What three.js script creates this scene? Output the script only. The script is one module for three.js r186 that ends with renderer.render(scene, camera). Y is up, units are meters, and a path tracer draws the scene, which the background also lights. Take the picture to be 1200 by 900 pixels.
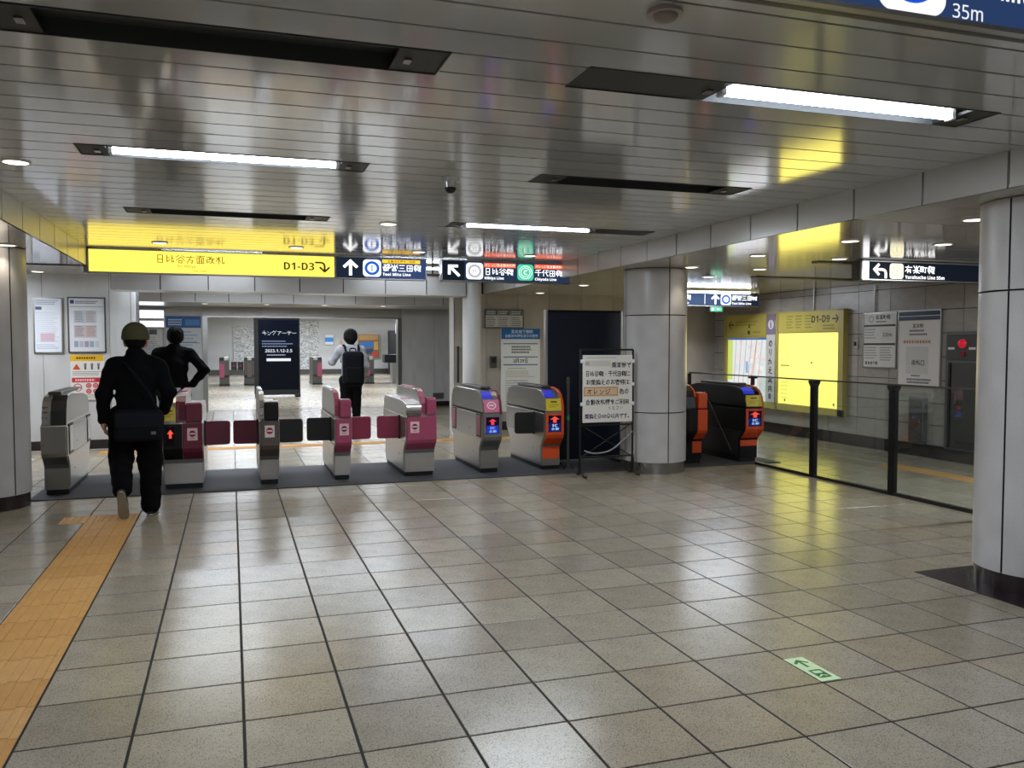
import * as THREE from 'three';
import { RoundedBoxGeometry } from 'three/addons/geometries/RoundedBoxGeometry.js';
import { mergeGeometries } from 'three/addons/utils/BufferGeometryUtils.js';
import { RectAreaLightUniformsLib } from 'three/addons/lights/RectAreaLightUniformsLib.js';
RectAreaLightUniformsLib.init();

// ---------------------------------------------------------------- camera, exposure, large lights
const scene = new THREE.Scene();
scene.background = new THREE.Color(0x000000);
const camera = new THREE.PerspectiveCamera(48.885, 4 / 3, 0.05, 120);
camera.position.set(0, 1.485, 0);
camera.rotation.order = 'YXZ';
camera.rotation.y = THREE.MathUtils.degToRad(-18.366);
camera.rotation.x = THREE.MathUtils.degToRad(-2.654);
const renderer = new THREE.WebGLRenderer({ antialias: true });
renderer.toneMapping = THREE.LinearToneMapping;
renderer.toneMappingExposure = 1.1;
renderer.shadowMap.enabled = true;

const HC = 2.565, HS = 2.36;                 // main ceiling, beam soffits and side ceilings
const TUBE = 165, TUBE_GLOW = 22;              // radiance of a ceiling tube's light, and of the tube as the eye sees it
const FAR = 6.5;                              // how much stronger the far halls are lit
const TUBE_COLOR = 0xe9f2ff;
function areaLight(x, y, z, w, d, power, color = TUBE_COLOR) {     // faces down
  const l = new THREE.RectAreaLight(color, power, w, d);
  l.position.set(x, y, z); l.rotation.x = -Math.PI / 2; l.name = 'area_light'; scene.add(l); return l;
}

// ---------------------------------------------------------------- helpers
let seed = 20240229;
const rnd = () => { seed = (seed * 1664525 + 1013904223) >>> 0; return seed / 4294967296; };
const rr = (a, b) => a + (b - a) * rnd();
const names = new Map();
function numbered(n) { const k = names.get(n) || 0; names.set(n, k + 1); return k ? n + '_' + String(k).padStart(3, '0') : n; }
function tag(o, label, category, group, kind) {
  if (label) o.userData.label = label;
  if (category) o.userData.category = category;
  if (group) o.userData.group = group;
  if (kind) o.userData.kind = kind;
  return o;
}
function thing(name, label, category, pos = [0, 0, 0], ry = 0, group) {
  const o = new THREE.Group(); o.name = numbered(name); o.position.set(...pos); o.rotation.y = ry; scene.add(o);
  return tag(o, label, category, group);
}
function struct(name, label, category) { const o = thing(name, label, category); o.userData.kind = 'structure'; return o; }
function clean(g) {
  g = g.index ? g.toNonIndexed() : g;
  for (const k of Object.keys(g.attributes)) if (!['position', 'normal', 'uv'].includes(k)) g.deleteAttribute(k);
  if (!g.attributes.uv) g.setAttribute('uv', new THREE.BufferAttribute(new Float32Array(g.attributes.position.count * 2), 2));
  g.morphAttributes = {}; g.clearGroups();
  return g;
}
const merge = (l) => l.length === 1 ? l[0] : mergeGeometries(l.map(clean));
function obj(name, geo, mat, parent) {
  const m = new THREE.Mesh(Array.isArray(geo) ? merge(geo) : geo, mat); m.name = name; parent.add(m); return m;
}
const bx = (w, h, d, x = 0, y = 0, z = 0) => new THREE.BoxGeometry(w, h, d).translate(x, y, z);
const rb = (w, h, d, r, x = 0, y = 0, z = 0, s = 2) => new RoundedBoxGeometry(w, h, d, s, Math.min(r, w / 2.01, h / 2.01, d / 2.01)).translate(x, y, z);
const span = (x0, x1, y0, y1, z0, z1) => bx(x1 - x0, y1 - y0, z1 - z0, (x0 + x1) / 2, (y0 + y1) / 2, (z0 + z1) / 2);
const cyl = (r0, r1, h, x = 0, y = 0, z = 0, n = 24, open = false) => new THREE.CylinderGeometry(r0, r1, h, n, 1, open).translate(x, y, z);
function bar(a, b, r, n = 10) {
  const A = new THREE.Vector3(...a), B = new THREE.Vector3(...b), d = B.clone().sub(A), L = d.length();
  const g = new THREE.CylinderGeometry(r, r, L, n);
  g.applyQuaternion(new THREE.Quaternion().setFromUnitVectors(new THREE.Vector3(0, 1, 0), d.normalize()));
  return g.translate((A.x + B.x) / 2, (A.y + B.y) / 2, (A.z + B.z) / 2);
}
function tube(pts, r, n = 24, closed = false) {
  return new THREE.TubeGeometry(new THREE.CatmullRomCurve3(pts.map((p) => new THREE.Vector3(...p)), closed), n, r, 8, closed);
}
// side profile in (s = metres back from the front, y), given a width in x; the front looks towards +z
function profile(pts, w, x0 = -w / 2, bevel = 0.004) {
  const s = new THREE.Shape(); pts.forEach((p, i) => i ? s.lineTo(p[0], p[1]) : s.moveTo(p[0], p[1]));
  const b = Math.min(bevel, w / 5);
  const g = new THREE.ExtrudeGeometry(s, { depth: w - 2 * b, bevelEnabled: b > 0, bevelThickness: b, bevelSize: b, bevelOffset: -b, bevelSegments: 1, curveSegments: 6 });
  return g.translate(0, 0, b).rotateY(Math.PI / 2).translate(x0, 0, 0);
}
function arc(cx, cy, r, a0, a1, n = 6, ry = r) {
  const o = []; for (let i = 0; i <= n; i++) { const a = (a0 + (a1 - a0) * i / n) * Math.PI / 180; o.push([cx + r * Math.cos(a), cy + ry * Math.sin(a)]); } return o;
}

// ---------------------------------------------------------------- textures
function noiseTex(size, fn) {
  const d = new Uint8Array(size * size * 4);
  for (let y = 0; y < size; y++) for (let x = 0; x < size; x++) { const c = fn(x, y), i = (y * size + x) * 4; d[i] = c[0]; d[i + 1] = c[1]; d[i + 2] = c[2]; d[i + 3] = 255; }
  const t = new THREE.DataTexture(d, size, size); t.wrapS = t.wrapT = THREE.RepeatWrapping; t.magFilter = THREE.LinearFilter; t.minFilter = THREE.LinearMipmapLinearFilter; t.generateMipmaps = true; t.needsUpdate = true; return t;
}
const vg = []; for (let i = 0; i < 64 * 64; i++) vg.push(rnd());
function vnoise(x, y, p) {            // value noise that repeats every p cells
  const xi = Math.floor(x), yi = Math.floor(y), fx = x - xi, fy = y - yi, s = (t) => t * t * (3 - 2 * t);
  const g = (a, b) => vg[((b % p + p) % p) * 64 + ((a % p + p) % p)];
  const u = s(fx), v = s(fy);
  return (g(xi, yi) * (1 - u) + g(xi + 1, yi) * u) * (1 - v) + (g(xi, yi + 1) * (1 - u) + g(xi + 1, yi + 1) * u) * v;
}
const clamp = (v) => Math.max(0, Math.min(255, v));
const grains = []; for (let i = 0; i < 384 * 384; i++) grains.push(rnd());
// speckled porcelain stone: fine dark and pale grains over soft blotches (repeats every 1.2 m)
const stoneTex = noiseTex(768, (x, y) => {
  const b = vnoise(x / 96, y / 96, 8) * 0.5 + vnoise(x / 32, y / 32, 24) * 0.3 + vnoise(x / 12, y / 12, 64) * 0.2;
  const k = grains[((y >> 1) % 384) * 384 + ((x >> 1) % 384)]; let v = 234 + (b - 0.5) * 22 + (rnd() - 0.5) * 26;
  if (k < 0.06) v -= 84; else if (k < 0.13) v += 20; else if (k < 0.24) v -= 36;
  return [clamp(v), clamp(v * 0.985), clamp(v * 0.96)];
});
stoneTex.colorSpace = THREE.SRGBColorSpace;
const stoneRough = noiseTex(256, (x, y) => { const b = vnoise(x / 32, y / 32, 8) * 0.6 + vnoise(x / 8, y / 8, 32) * 0.4; const v = 190 + (b - 0.5) * 26 + (rnd() - 0.5) * 14; return [v, v, v]; });
const grainTex = noiseTex(256, (x, y) => { const v = 244 + (vnoise(x / 32, y / 32, 8) - 0.5) * 14 + (rnd() - 0.5) * 8; return [clamp(v), clamp(v), clamp(v)]; });
grainTex.colorSpace = THREE.SRGBColorSpace;
const clothBump = noiseTex(128, () => { const v = 100 + rnd() * 100; return [v, v, v]; });

// strokes of the Japanese characters on the signs: points on a 10 x 10 grid (x then y, y down)
const GLYPH = {
  '日': '20 29|20 70 79|25 75|29 79', '比': '10 18 45|13 43|60 68 88 86|84 63', '谷': '30 02|60 92|52 06|52 96|36 39|36 66 69|39 69',
  '方': '50 52|02 92|43 35 19|45 76 69 58', '面': '00 90|50 33|12 19 89 82 12|33 39|63 69|35 65|37 67', '改': '11 41 44 14 18 46|60 44|53 93|83 67 49|64 77 99',
  '札': '02 52|30 39|32 06|33 56|70 78 98 96', '都': '11 51|30 34|04 64|60 05|15 19 59 55 15|17 57|70 79|70 90 83 95 76', '営': '10 22|50 52|90 72|05 03 93 95|34 64 66 36 34|27 77 79 29 27',
  '三': '11 81|25 75|09 99', '田': '11 19|11 81 89|19 89|51 59|15 85', '線': '20 03 33|40 05 45|25 29|06 17|36 47|51 91 94 54 51|53 93|74 79|56 68|96 76 99',
  '千': '80 11|04 94|51 59', '代': '30 04|22 29|44 93|60 65 89 98|80 91', '有': '02 92|40 25 07|35 75 79|35 39|37 77', '楽': '50 42|32 62 65 35 32|33 63|10 22|90 72|06 96|55 59|47 19|57 99',
  '町': '01 41 47 07 01|21 27|04 44|52 92|72 78 68', 'お': '12 62|30 38 17 35 75 87 68|71 93', 'え': '30 60|13 73 08|35 59 99', 'り': '20 26|70 74 59', 'か': '03 63 58|40 09|75 87', '案': '50 51|03 01 91 93|24 84|50 26 76|07 97|56 59|56 09|56 99', '月': '10 17 09|10 70 79|13 73|16 76', '口': '11 81 89 19 11', 'の': '51 38 17 14 41 71 85 77 59',
  'は': '10 08 19|32 92|61 68 47 56 98', 'に': '10 08 19|42 82|37 58 98', 'で': '02 82 44 46 79|74 85|90 93', 'を': '12 82|50 24 64 66|84 46 48 88', 'ご': '22 72|16 28 88|80 91|90 92',
  'く': '71 24 79', 'だ': '12 52|30 09|45 85|47 59 99|80 91', 'さ': '12 82|40 75|26 29 79', 'い': '11 16 28 36|72 85', 'オ': '12 92|62 69 59|62 08', 'レ': '20 29 84', 'ン': '12 34|18 49 93',
  'ジ': '11 33|04 25|08 59 84|71 82|90 91', '色': '30 13|21 61 43|13 83 86 16|13 18 29 89 97|43 46', '自': '50 32|22 29 79 72 22|24 74|27 77', '動': '40 11|02 52|30 39|13 53 56 16 13|14 54|17 47|09 59|62 92 89 79|70 75 59',
  '機': '02 32|20 29|22 05|24 36|40 52 42|80 72 92|44 94|60 68 79|90 68', '利': '50 11|04 54|30 39|34 08|35 57|71 76|90 99 79', '用': '11 17 09|11 81 89|14 84|16 86|51 59', '乗': '80 11|02 92|04 94|06 96|51 59|57 09|57 99',
  '換': '02 32|20 29 09|06 34|60 42|51 81|43 93 96 46 43|47 97|67 49|67 99', '客': '50 51|03 01 91 93|42 15|32 72 06|33 95|27 77 79 29 27', '様': '02 32|20 29|22 05|24 36|50 61|80 71|42 92|44 94|46 96|71 79 69',
  '車': '01 91|50 59|23 73 76 26 23|08 98', '券': '10 22|80 72|03 93|05 95|50 05|54 96|27 77 69|47 29', '分': '40 05|50 95|26 76 68 59|46 29', '以': '11 17 36|42 53|80 74 49|76 99', '内': '12 19|12 82 89|50 54 27|54 77',
  'す': '02 92|60 68 49|63 46 55', '・': '45 55', '。': '18 38 37 17 18', '東': '01 91|50 59|23 73 76 26 23|47 09|57 99', '京': '50 52|02 92|24 74 76 26 24|46 49|27 18|77 98', '地': '03 33|21 27|08 37|44 92 96|60 67|51 59 99 97',
  '下': '01 91|50 59|54 86', '鉄': '30 03|12 42|04 54|30 39|09 49|60 53|52 92|45 95|70 75 49|75 99', '駅': '01 41|01 05 45 49|21 25|03 43|06 08|51 91 94 54|51 56 39|74 99', '発': '02 32 05|60 75 96|23 73|05 85|35 19|65 69 99',
  'キ': '13 74|05 96|40 69', 'グ': '30 04|22 72 29|80 91', 'ア': '12 92 64|53 55 29', 'ー': '05 95', 'サ': '03 93|31 36|61 65 39'
};
function jp(c, s, x, y, size, color, weight = 0.1, sx = 1) {
  c.strokeStyle = c.fillStyle = color; c.lineWidth = size * weight; c.lineJoin = c.lineCap = 'round';
  for (const ch of s) {
    const g = GLYPH[ch];
    if (g) {
      for (const st of g.split('|')) {
        c.beginPath();
        st.split(' ').forEach((p, i) => { const X = x + (0.07 + (+p[0]) * 0.095) * size * sx, Y = y + (0.06 + (+p[1]) * 0.095) * size; i ? c.lineTo(X, Y) : c.moveTo(X, Y); });
        c.stroke();
      }
      x += size * sx;
    } else { c.font = `bold ${size * 0.95}px sans-serif`; c.textAlign = 'left'; c.textBaseline = 'alphabetic'; c.fillText(ch, x, y + size * 0.86); x += c.measureText(ch).width; }
  }
  return x;
}
function canvasTex(w, h, draw) {
  const cv = document.createElement('canvas'); cv.width = w; cv.height = h; const c = cv.getContext('2d'); draw(c, w, h);
  const t = new THREE.CanvasTexture(cv); t.colorSpace = THREE.SRGBColorSpace; t.anisotropy = 8; return t;
}
const R = (c, col, x, y, w, h) => { c.fillStyle = col; c.fillRect(x, y, w, h); };
function T(c, s, x, y, px, col, font = 'sans-serif', bold = true, align = 'left') { c.fillStyle = col; c.font = `${bold ? 'bold ' : ''}${px}px ${font}`; c.textAlign = align; c.textBaseline = 'alphabetic'; c.fillText(s, x, y); }
function RR(c, col, x, y, w, h, r) { c.fillStyle = col; c.beginPath(); c.roundRect(x, y, w, h, r); c.fill(); }
function ring(c, x, y, r, col, lw) { c.strokeStyle = col; c.lineWidth = lw; c.beginPath(); c.arc(x, y, r, 0, 7); c.stroke(); }
function arrow(c, x, y, len, ang, lw, col) {        // a pointed arrow centred on x, y
  c.save(); c.translate(x, y); c.rotate(ang * Math.PI / 180); c.strokeStyle = col; c.lineWidth = lw; c.lineJoin = 'miter'; c.lineCap = 'butt';
  c.beginPath(); c.moveTo(0, len / 2); c.lineTo(0, -len / 2 + lw * 0.6); c.stroke();
  c.beginPath(); c.moveTo(-len * 0.4, -len * 0.02); c.lineTo(0, -len / 2 + lw * 0.5); c.lineTo(len * 0.4, -len * 0.02); c.stroke(); c.restore();
}
function scribble(c, x, y, w, rows, pitch, h, col) {       // lines of print too small to read
  c.fillStyle = col;
  for (let r = 0; r < rows; r++) { let X = x; const end = x + w * rr(0.72, 1); while (X < end) { const k = h * rr(0.6, 1.0); c.fillRect(X, y + r * pitch, Math.min(k, end - X), h); X += k + h * 0.35; } }
}

// ---------------------------------------------------------------- materials
const std = (color, roughness = 0.5, metalness = 0, more = {}) => new THREE.MeshStandardMaterial({ color, roughness, metalness, ...more });
const M = {
  grout: std(0x1f1b17, 0.85),
  slat: [0xcdcfd0, 0xcacccd, 0xd0d2d3].map((c) => std(c, 0.1, 0.3)),
  slot: std(0x1b1b1b, 0.8),
  sidePanel: [0xc8c4be, 0xc4c0ba, 0xcbc7c1].map((c) => std(c, 0.1, 0.35)),
  beam: [0xbebcb8, 0xbbb9b5, 0xc1bfbb].map((c) => std(c, 0.28, 0.1)),
  wallPanel: [0xb0a9a1, 0xaba49c, 0xb4ada5, 0xa8a19a].map((c) => std(c, 0.3, 0, { map: grainTex })),
  whitePanel: [0xd2d2d0, 0xcfcfcd].map((c) => std(c, 0.35, 0, { map: grainTex })),
  backing: std(0x2a2826, 0.9),
  plaster: std(0xa8a49e, 0.7),
  column: std(0xc9c6c3, 0.3, 0, { map: grainTex }),
  chrome: std(0x9a9896, 0.22, 0.9),
  steel: std(0xa9a7a3, 0.28, 0.88),
  steelLight: std(0xc3c1bd, 0.28, 0.8),
  steelDark: std(0x55534f, 0.42, 0.6),
  black: std(0x101010, 0.45),
  blackMetal: std(0x1a1a1b, 0.4, 0.5),
  darkPlate: std(0x2a2a2b, 0.5, 0.1), trough: std(0x3b3e40, 0.6),
  rubber: std(0x17171a, 0.7),
  mat: std(0x3d3d42, 0.75),
  pink: std(0xa34764, 0.35), maroon: std(0x6e2338, 0.4), pinkDark: std(0x97334f, 0.35), pad: std(0xb0707c, 0.5),
  orange: std(0xd9501e, 0.4), yellow: std(0xd9c02e, 0.4), brownGrey: std(0x5a504a, 0.45),
  blackStone: std(0x2a2123, 0.22),
  white: std(0xe4e4e2, 0.5),
  frameGrey: std(0x6d6d6e, 0.4, 0.5),
  navy: std(0x0d1626, 0.35),
  glass: new THREE.MeshPhysicalMaterial({ color: 0xf2f7f4, roughness: 0.02, transmission: 1, thickness: 0, ior: 1.5 }),
  tubeGlow: std(0x111111, 0.5, 0, { emissive: TUBE_COLOR, emissiveIntensity: TUBE_GLOW }),
  downGlow: std(0x111111, 0.5, 0, { emissive: 0xfff4e2, emissiveIntensity: 5 }),
  skin: std(0xb98a70, 0.55), hair: new THREE.MeshPhysicalMaterial({ color: 0x0a0908, roughness: 0.8, specularIntensity: 0.3 }),
};
function lit(tex, k) { return new THREE.MeshPhysicalMaterial({ color: 0x000000, roughness: 0.35, specularIntensity: 0.2, emissive: 0xffffff, emissiveMap: tex, emissiveIntensity: k }); }
function print(tex, rough = 0.4) { return std(0xffffff, rough, 0, { map: tex }); }

// ---------------------------------------------------------------- floor
const TILE = 0.4045, TX0 = 1.2398, TZ0 = -3.845, GAP = 0.011;
const floor = struct('floor', 'beige speckled stone tile floor of the station concourse', 'floor');
obj('tile_bed', [span(-6.4, 9.2, -0.2, -0.0025, -20.2, 5), span(-9, 14, -0.2, -0.0025, -46.4, -20.2)], M.grout, floor);
const toneHex = [0xaea694, 0xa69e8d, 0xb2aa98, 0xa29a8a, 0xaca18d, 0xaaa395];
const tileMats = toneHex.map((c) => std(c, 0.31, 0, { map: stoneTex, roughnessMap: stoneRough }));
function tileGeo(w, d, v) {
  const b = 0.0015, t = 0.02, g = new THREE.BufferGeometry(), P = [], U = [];
  const top = [[-w / 2 + b, 0, -d / 2 + b], [w / 2 - b, 0, -d / 2 + b], [w / 2 - b, 0, d / 2 - b], [-w / 2 + b, 0, d / 2 - b]];
  const low = [[-w / 2, -b, -d / 2], [w / 2, -b, -d / 2], [w / 2, -b, d / 2], [-w / 2, -b, d / 2]];
  const bot = low.map((p) => [p[0], -t, p[2]]);
  const ox = (v % 3) / 3 + 0.02 * v, oy = Math.floor(v / 3) / 3 + 0.05 * v;
  const quad = (a, q, c, e) => { for (const p of [a, e, c, a, c, q]) { P.push(...p); U.push((p[0] + w / 2) / 1.2 + ox, (p[2] + d / 2) / 1.2 + oy); } };
  quad(...top); for (let i = 0; i < 4; i++) { const j = (i + 1) % 4; quad(low[i], low[j], top[j], top[i]); quad(bot[i], bot[j], low[j], low[i]); }
  g.setAttribute('position', new THREE.Float32BufferAttribute(P, 3)); g.setAttribute('uv', new THREE.Float32BufferAttribute(U, 2)); g.computeVertexNormals(); return g;
}
const tileGeos = [0, 1, 2, 3, 4, 5, 6, 7].map((v) => tileGeo(TILE - GAP, TILE - GAP, v));
camera.updateMatrixWorld(); camera.updateProjectionMatrix();
const cells = [];
for (let i = -18; i <= 18; i++) for (let j = -42; j <= 20; j++) {
  const x = TX0 + (i + 0.5) * TILE, z = TZ0 + (j + 0.5) * TILE;
  if (x < -6.2 || x > 8.9 || z > 4.4 || z < -20.1) continue;
  if (Math.abs(x + 0.985) < 0.1 && z > -7.8) continue;                    // tactile paving takes this column
  if (Math.abs(x - 4.75) < 0.42 && Math.abs(z + 3.9) < 0.42) continue;    // stone slab round the column
  const p = new THREE.Vector3(x, 0, z).project(camera);
  const depth = new THREE.Vector3(x, 0, z).applyMatrix4(camera.matrixWorldInverse).z;
  const seen = depth < -0.5 && Math.abs(p.x) < 1.04 && Math.abs(p.y) < 1.08 && z > -8.95;
  cells.push({ x, z, a: seen ? -1 / depth ** 3 : 0 });
}
cells.sort((p, q) => p.a - q.a);
const rest = [];
cells.forEach((c, n) => {
  if (c.a < 0 && n < 300) {
    const m = obj('tile', tileGeos[Math.floor(rnd() * 8)], tileMats[Math.floor(rnd() * 6)], floor);
    m.position.set(c.x, rr(-0.0003, 0.0003), c.z);
  } else rest.push(c);
});
{
  const im = new THREE.InstancedMesh(tileGeos[1], std(0xffffff, 0.31, 0, { map: stoneTex, roughnessMap: stoneRough }), rest.length);
  im.name = 'tiles'; im.userData.kind = 'stuff';
  const mm = new THREE.Matrix4(), col = new THREE.Color();
  rest.forEach((c, n) => { im.setMatrixAt(n, mm.makeTranslation(c.x, 0, c.z)); im.setColorAt(n, col.set(toneHex[Math.floor(rnd() * 6)])); });
  floor.add(im);
}
obj('hall_paving', span(-9, 14, -0.05, 0, -46.4, -20.15), std(toneHex[0], 0.25, 0, { map: stoneTex }), floor);

// tactile paving: orange tiles, each with four raised bars (or dots at the end of the path)
const tactileMats = [0xdfab62, 0xdaa55c, 0xe2b06a].map((c) => std(c, 0.55, 0, { map: stoneTex }));
function barTile(w, d) {
  const l = [bx(w - 0.004, 0.016, d - 0.004, 0, -0.007, 0)];
  for (let k = 0; k < 4; k++) l.push(rb(w * 0.1, 0.01, d * 0.985, 0.004, (k - 1.5) * w * 0.245, 0.003, 0, 1));
  return merge(l);
}
function dotTile(w, d) {
  const l = [bx(w - 0.004, 0.016, d - 0.004, 0, -0.007, 0)];
  for (let a = 0; a < 5; a++) for (let b = 0; b < 5; b++) l.push(cyl(0.009, 0.015, 0.006, (a - 2) * w * 0.195, 0.003, (b - 2) * d * 0.195, 8));
  return merge(l);
}
function paving(name, label, list) {
  const g = thing(name, label, 'tactile paving'); g.userData.kind = 'structure';
  for (const [geo, x, z] of list) obj('tile', geo, tactileMats[Math.floor(rnd() * 3)], g).position.set(x, 0, z);
}
{
  const W = TILE - 0.004, bt = barTile(W, 0.3), dt = dotTile(0.3, 0.3), cx = -0.985, l = [];
  for (let k = 0; k < 32; k++) l.push([bt, cx, 1.7 - k * 0.3]);
  for (let k = 0; k < 2; k++) l.push([dt, cx - 0.05 - k * 0.3 + 0.1, -7.9]);
  paving('tactile_path', 'orange tactile paving strip leading to the leftmost gate aisle', l);
  const l2 = []; for (let k = 0; k < 18; k++) l2.push([barTile(0.3, 0.3), 7.7, -3.2 - k * 0.3]);
  paving('tactile_path', 'orange tactile paving strip on the floor behind the glass fence', l2);
  const l3 = [], b2 = barTile(0.3, 0.3).rotateY(Math.PI / 2); for (let k = 0; k < 20; k++) l3.push([b2, -1.6 + k * 0.3, -12.75]);
  paving('tactile_path', 'orange tactile paving band crossing the floor beyond the gates', l3);
}
{
  const m = tag(obj('gate_floor_mat', rb(8.4, 0.012, 1.55, 0.004, 2.35, 0.004, -9.76), M.mat, scene), 'dark grey floor strip running under the whole row of gates', 'floor strip'); m.userData.kind = 'structure';
  const s = tag(obj('column_base_slab', rb(1.06, 0.02, 0.96, 0.004, 4.75, -0.006, -3.88), M.blackStone, scene), 'dark polished stone slab around the foot of the nearest column', 'stone slab'); s.userData.kind = 'structure';
}

// ---------------------------------------------------------------- ceilings and beams
const fixtures = [   // x0, x1, z centre, tube x0, tube x1 (or none)
  [-0.79, 0.79, -3.22, null], [-0.79, 0.8, -5.225, [-0.61, 0.61]], [-0.79, 0.81, -7.44, null],
  [1.34, 3.42, -3.2, [2.02, 3.24]], [1.88, 3.43, -5.2, null], [1.86, 3.86, -7.42, [2.03, 3.22]],
  [-0.79, 0.79, -1.2, [-0.61, 0.61]], [1.34, 3.42, -1.2, null], [-0.79, 0.79, 0.82, null], [1.34, 3.42, 0.82, [2.02, 3.24]], [-0.79, 0.79, 2.82, [-0.61, 0.61]], [1.34, 3.42, 2.82, null],
];
const FW = 0.265;
const ceiling = struct('ceiling', 'glossy grey metal slat ceiling of the concourse', 'ceiling');
obj('ceiling_slab', span(-6.4, 9.2, 2.68, 2.85, -20.2, 5), M.slot, ceiling);
{
  const P = 0.2245, Z1 = -3.093, joints = [-1.5, 4.13];
  let n = 0;
  for (let k = -34; k < 42; k++) {
    const za = Z1 - k * P, zb = za - P + 0.014;           // near edge za, far edge zb
    if (za > 4.6 || zb < -12.3) continue;
    for (let j = 0; j < 1; j++) {
      const cuts = [joints[j] + 0.002, joints[j + 1] - 0.002];
      for (const [x0, x1] of fixtures) for (const x of [x0, x1]) if (x > cuts[0] && x < joints[j + 1] - 0.002) cuts.push(x);
      cuts.sort((a, b) => a - b);
      const l = [];
      for (let c = 0; c + 1 < cuts.length; c++) {
        const xm = (cuts[c] + cuts[c + 1]) / 2; let pieces = [[zb, za]];
        for (const [x0, x1, zc] of fixtures) if (xm > x0 && xm < x1) {
          const f0 = zc - FW / 2, f1 = zc + FW / 2, o = [];
          for (const [a, b] of pieces) { if (f1 <= a || f0 >= b) o.push([a, b]); else { if (f0 - a > 0.004) o.push([a, f0]); if (b - f1 > 0.004) o.push([f1, b]); } }
          pieces = o;
        }
        for (const [a, b] of pieces) l.push(span(cuts[c], cuts[c + 1], HC, HC + 0.016, a, b));
      }
      if (l.length) obj('slat', l, M.slat[(n++ * 7) % 3], ceiling);
    }
  }
}
function fixture([x0, x1, zc, tb], label) {
  const g = thing('ceiling_light', label, 'ceiling light', [0, HC, zc], 0, 'recessed tube lights in the slat ceiling');
  const t = 0.006, e = tb ? Math.min(tb[0] - x0, x1 - tb[1]) * 0.92 : 0.2, h = 0.06;
  obj('trough', [span(x0, x1, h, h + t, -FW / 2, FW / 2), span(x0, x1, -0.004, h, -FW / 2, -FW / 2 + t), span(x0, x1, -0.004, h, FW / 2 - t, FW / 2), span(x0, x0 + t, -0.004, h, -FW / 2, FW / 2), span(x1 - t, x1, -0.004, h, -FW / 2, FW / 2)], M.trough, g);
  const eL = tb ? tb[0] - x0 - 0.03 : 0.19, eR = tb ? x1 - tb[1] - 0.03 : 0.19;
  for (const [a, b] of [[x0 + t, x0 + eL], [x1 - eR, x1 - t]]) {
    const p = obj('end_plate', span(a, b, 0.0, 0.012, -FW / 2 + t, FW / 2 - t), M.darkPlate, g);
    obj('catch', rb(0.03, 0.012, 0.05, 0.003, a < 0.5 * (x0 + x1) ? b - 0.05 : a + 0.05, -0.004, 0), M.chrome, p);
  }
  if (tb) {
    obj('reflector', span(tb[0] - 0.02, tb[1] + 0.02, 0.046, 0.052, -0.1, 0.1), M.white, g);
    obj('tube', [bar([tb[0], 0.006, 0], [tb[1], 0.006, 0], 0.021, 16), new THREE.SphereGeometry(0.021, 12, 8).translate(tb[0], 0.006, 0), new THREE.SphereGeometry(0.021, 12, 8).translate(tb[1], 0.006, 0)], M.tubeGlow, g);
    for (const x of [tb[0] - 0.012, tb[1] + 0.012]) obj('socket', rb(0.022, 0.075, 0.05, 0.004, x, 0.02, 0), M.white, g);
    areaLight((tb[0] + tb[1]) / 2, HC - 0.02, zc, tb[1] - tb[0], 0.042, TUBE);
  } else obj('lamp_rail', span(x0 + 0.2, x1 - 0.2, 0.05, 0.058, -0.03, 0.03), M.darkPlate, g);
}
const fxLabel = ['empty dark ceiling light trough at the top left of the picture', 'lit white tube light above the left side of the gates', 'thin dark empty light trough just in front of the yellow sign', 'bright tube light nearest the camera under the blue 35m sign', 'empty dark light trough in the middle right of the slat ceiling', 'lit tube light directly in front of the black line sign',
  'tube light overhead to the left of the camera', 'empty light trough overhead beside the blue 35m sign', 'empty light trough behind the camera on the left', 'tube light behind the camera on the right', 'tube light at the rear of the concourse on the left', 'empty light trough at the rear of the concourse on the right'];
fixtures.forEach((f, i) => fixture(f, fxLabel[i]));

function panelRun(parent, name, mats, make, count) { for (let i = 0; i < count; i++) obj(name, make(i), mats[Math.floor(rnd() * mats.length)], parent); }
// longitudinal beams on the two rows of columns: face panels 0.62 m long
const Z0 = -4.274;                           // a panel joint
function beamRun(name, label, x, dir, end = -14) {
  const g = struct(name, label, 'beam'), xi = x + dir * 0.02, xo = x + dir * 1.22;
  obj('core', span(Math.min(xi, xo), Math.max(xi, xo), HS + 0.02, 2.68, end, 5), M.backing, g);
  for (let k = -15; k < 16; k++) {
    const za = Z0 - k * 0.618, zb = za - 0.6; if (zb > 5 || za < end + 0.05) continue;
    obj('panel', span(Math.min(x, xi), Math.max(x, xi), HS, HC + 0.02, Math.max(zb, end), za), M.beam[Math.floor(rnd() * 3)], g);
  }
}
beamRun('ceiling_beam', 'long grey panelled ceiling beam over the right-hand columns', 4.13, 1);
beamRun('ceiling_beam', 'long grey panelled ceiling beam over the left-hand column', -1.5, -1, -10.35);
function sideCeiling(label, xs, zEnd) {
  const g = struct('side_ceiling', label, 'ceiling');
  obj('backing', span(xs[0] + 0.06, xs[xs.length - 1] - 0.06, HS + 0.02, HS + 0.06, zEnd, 5), M.slot, g);
  for (let k = -15; k < 22; k++) {
    const za = Z0 - k * 0.618, zb = za - 0.61; if (zb > 5 || za < zEnd + 0.05) continue;
    for (let i = 0; i + 1 < xs.length; i++) { const k3 = Math.floor(rnd() * 3), plain = xs[i] > 4 && xs[i] < 5 && za > Z0 - 0.1; obj('panel', span(xs[i] + 0.003, xs[i + 1] - 0.003, HS, HS + 0.02, Math.max(zb, zEnd), za), plain ? M.beam[k3] : M.sidePanel[k3], g); }
  }
}
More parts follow.
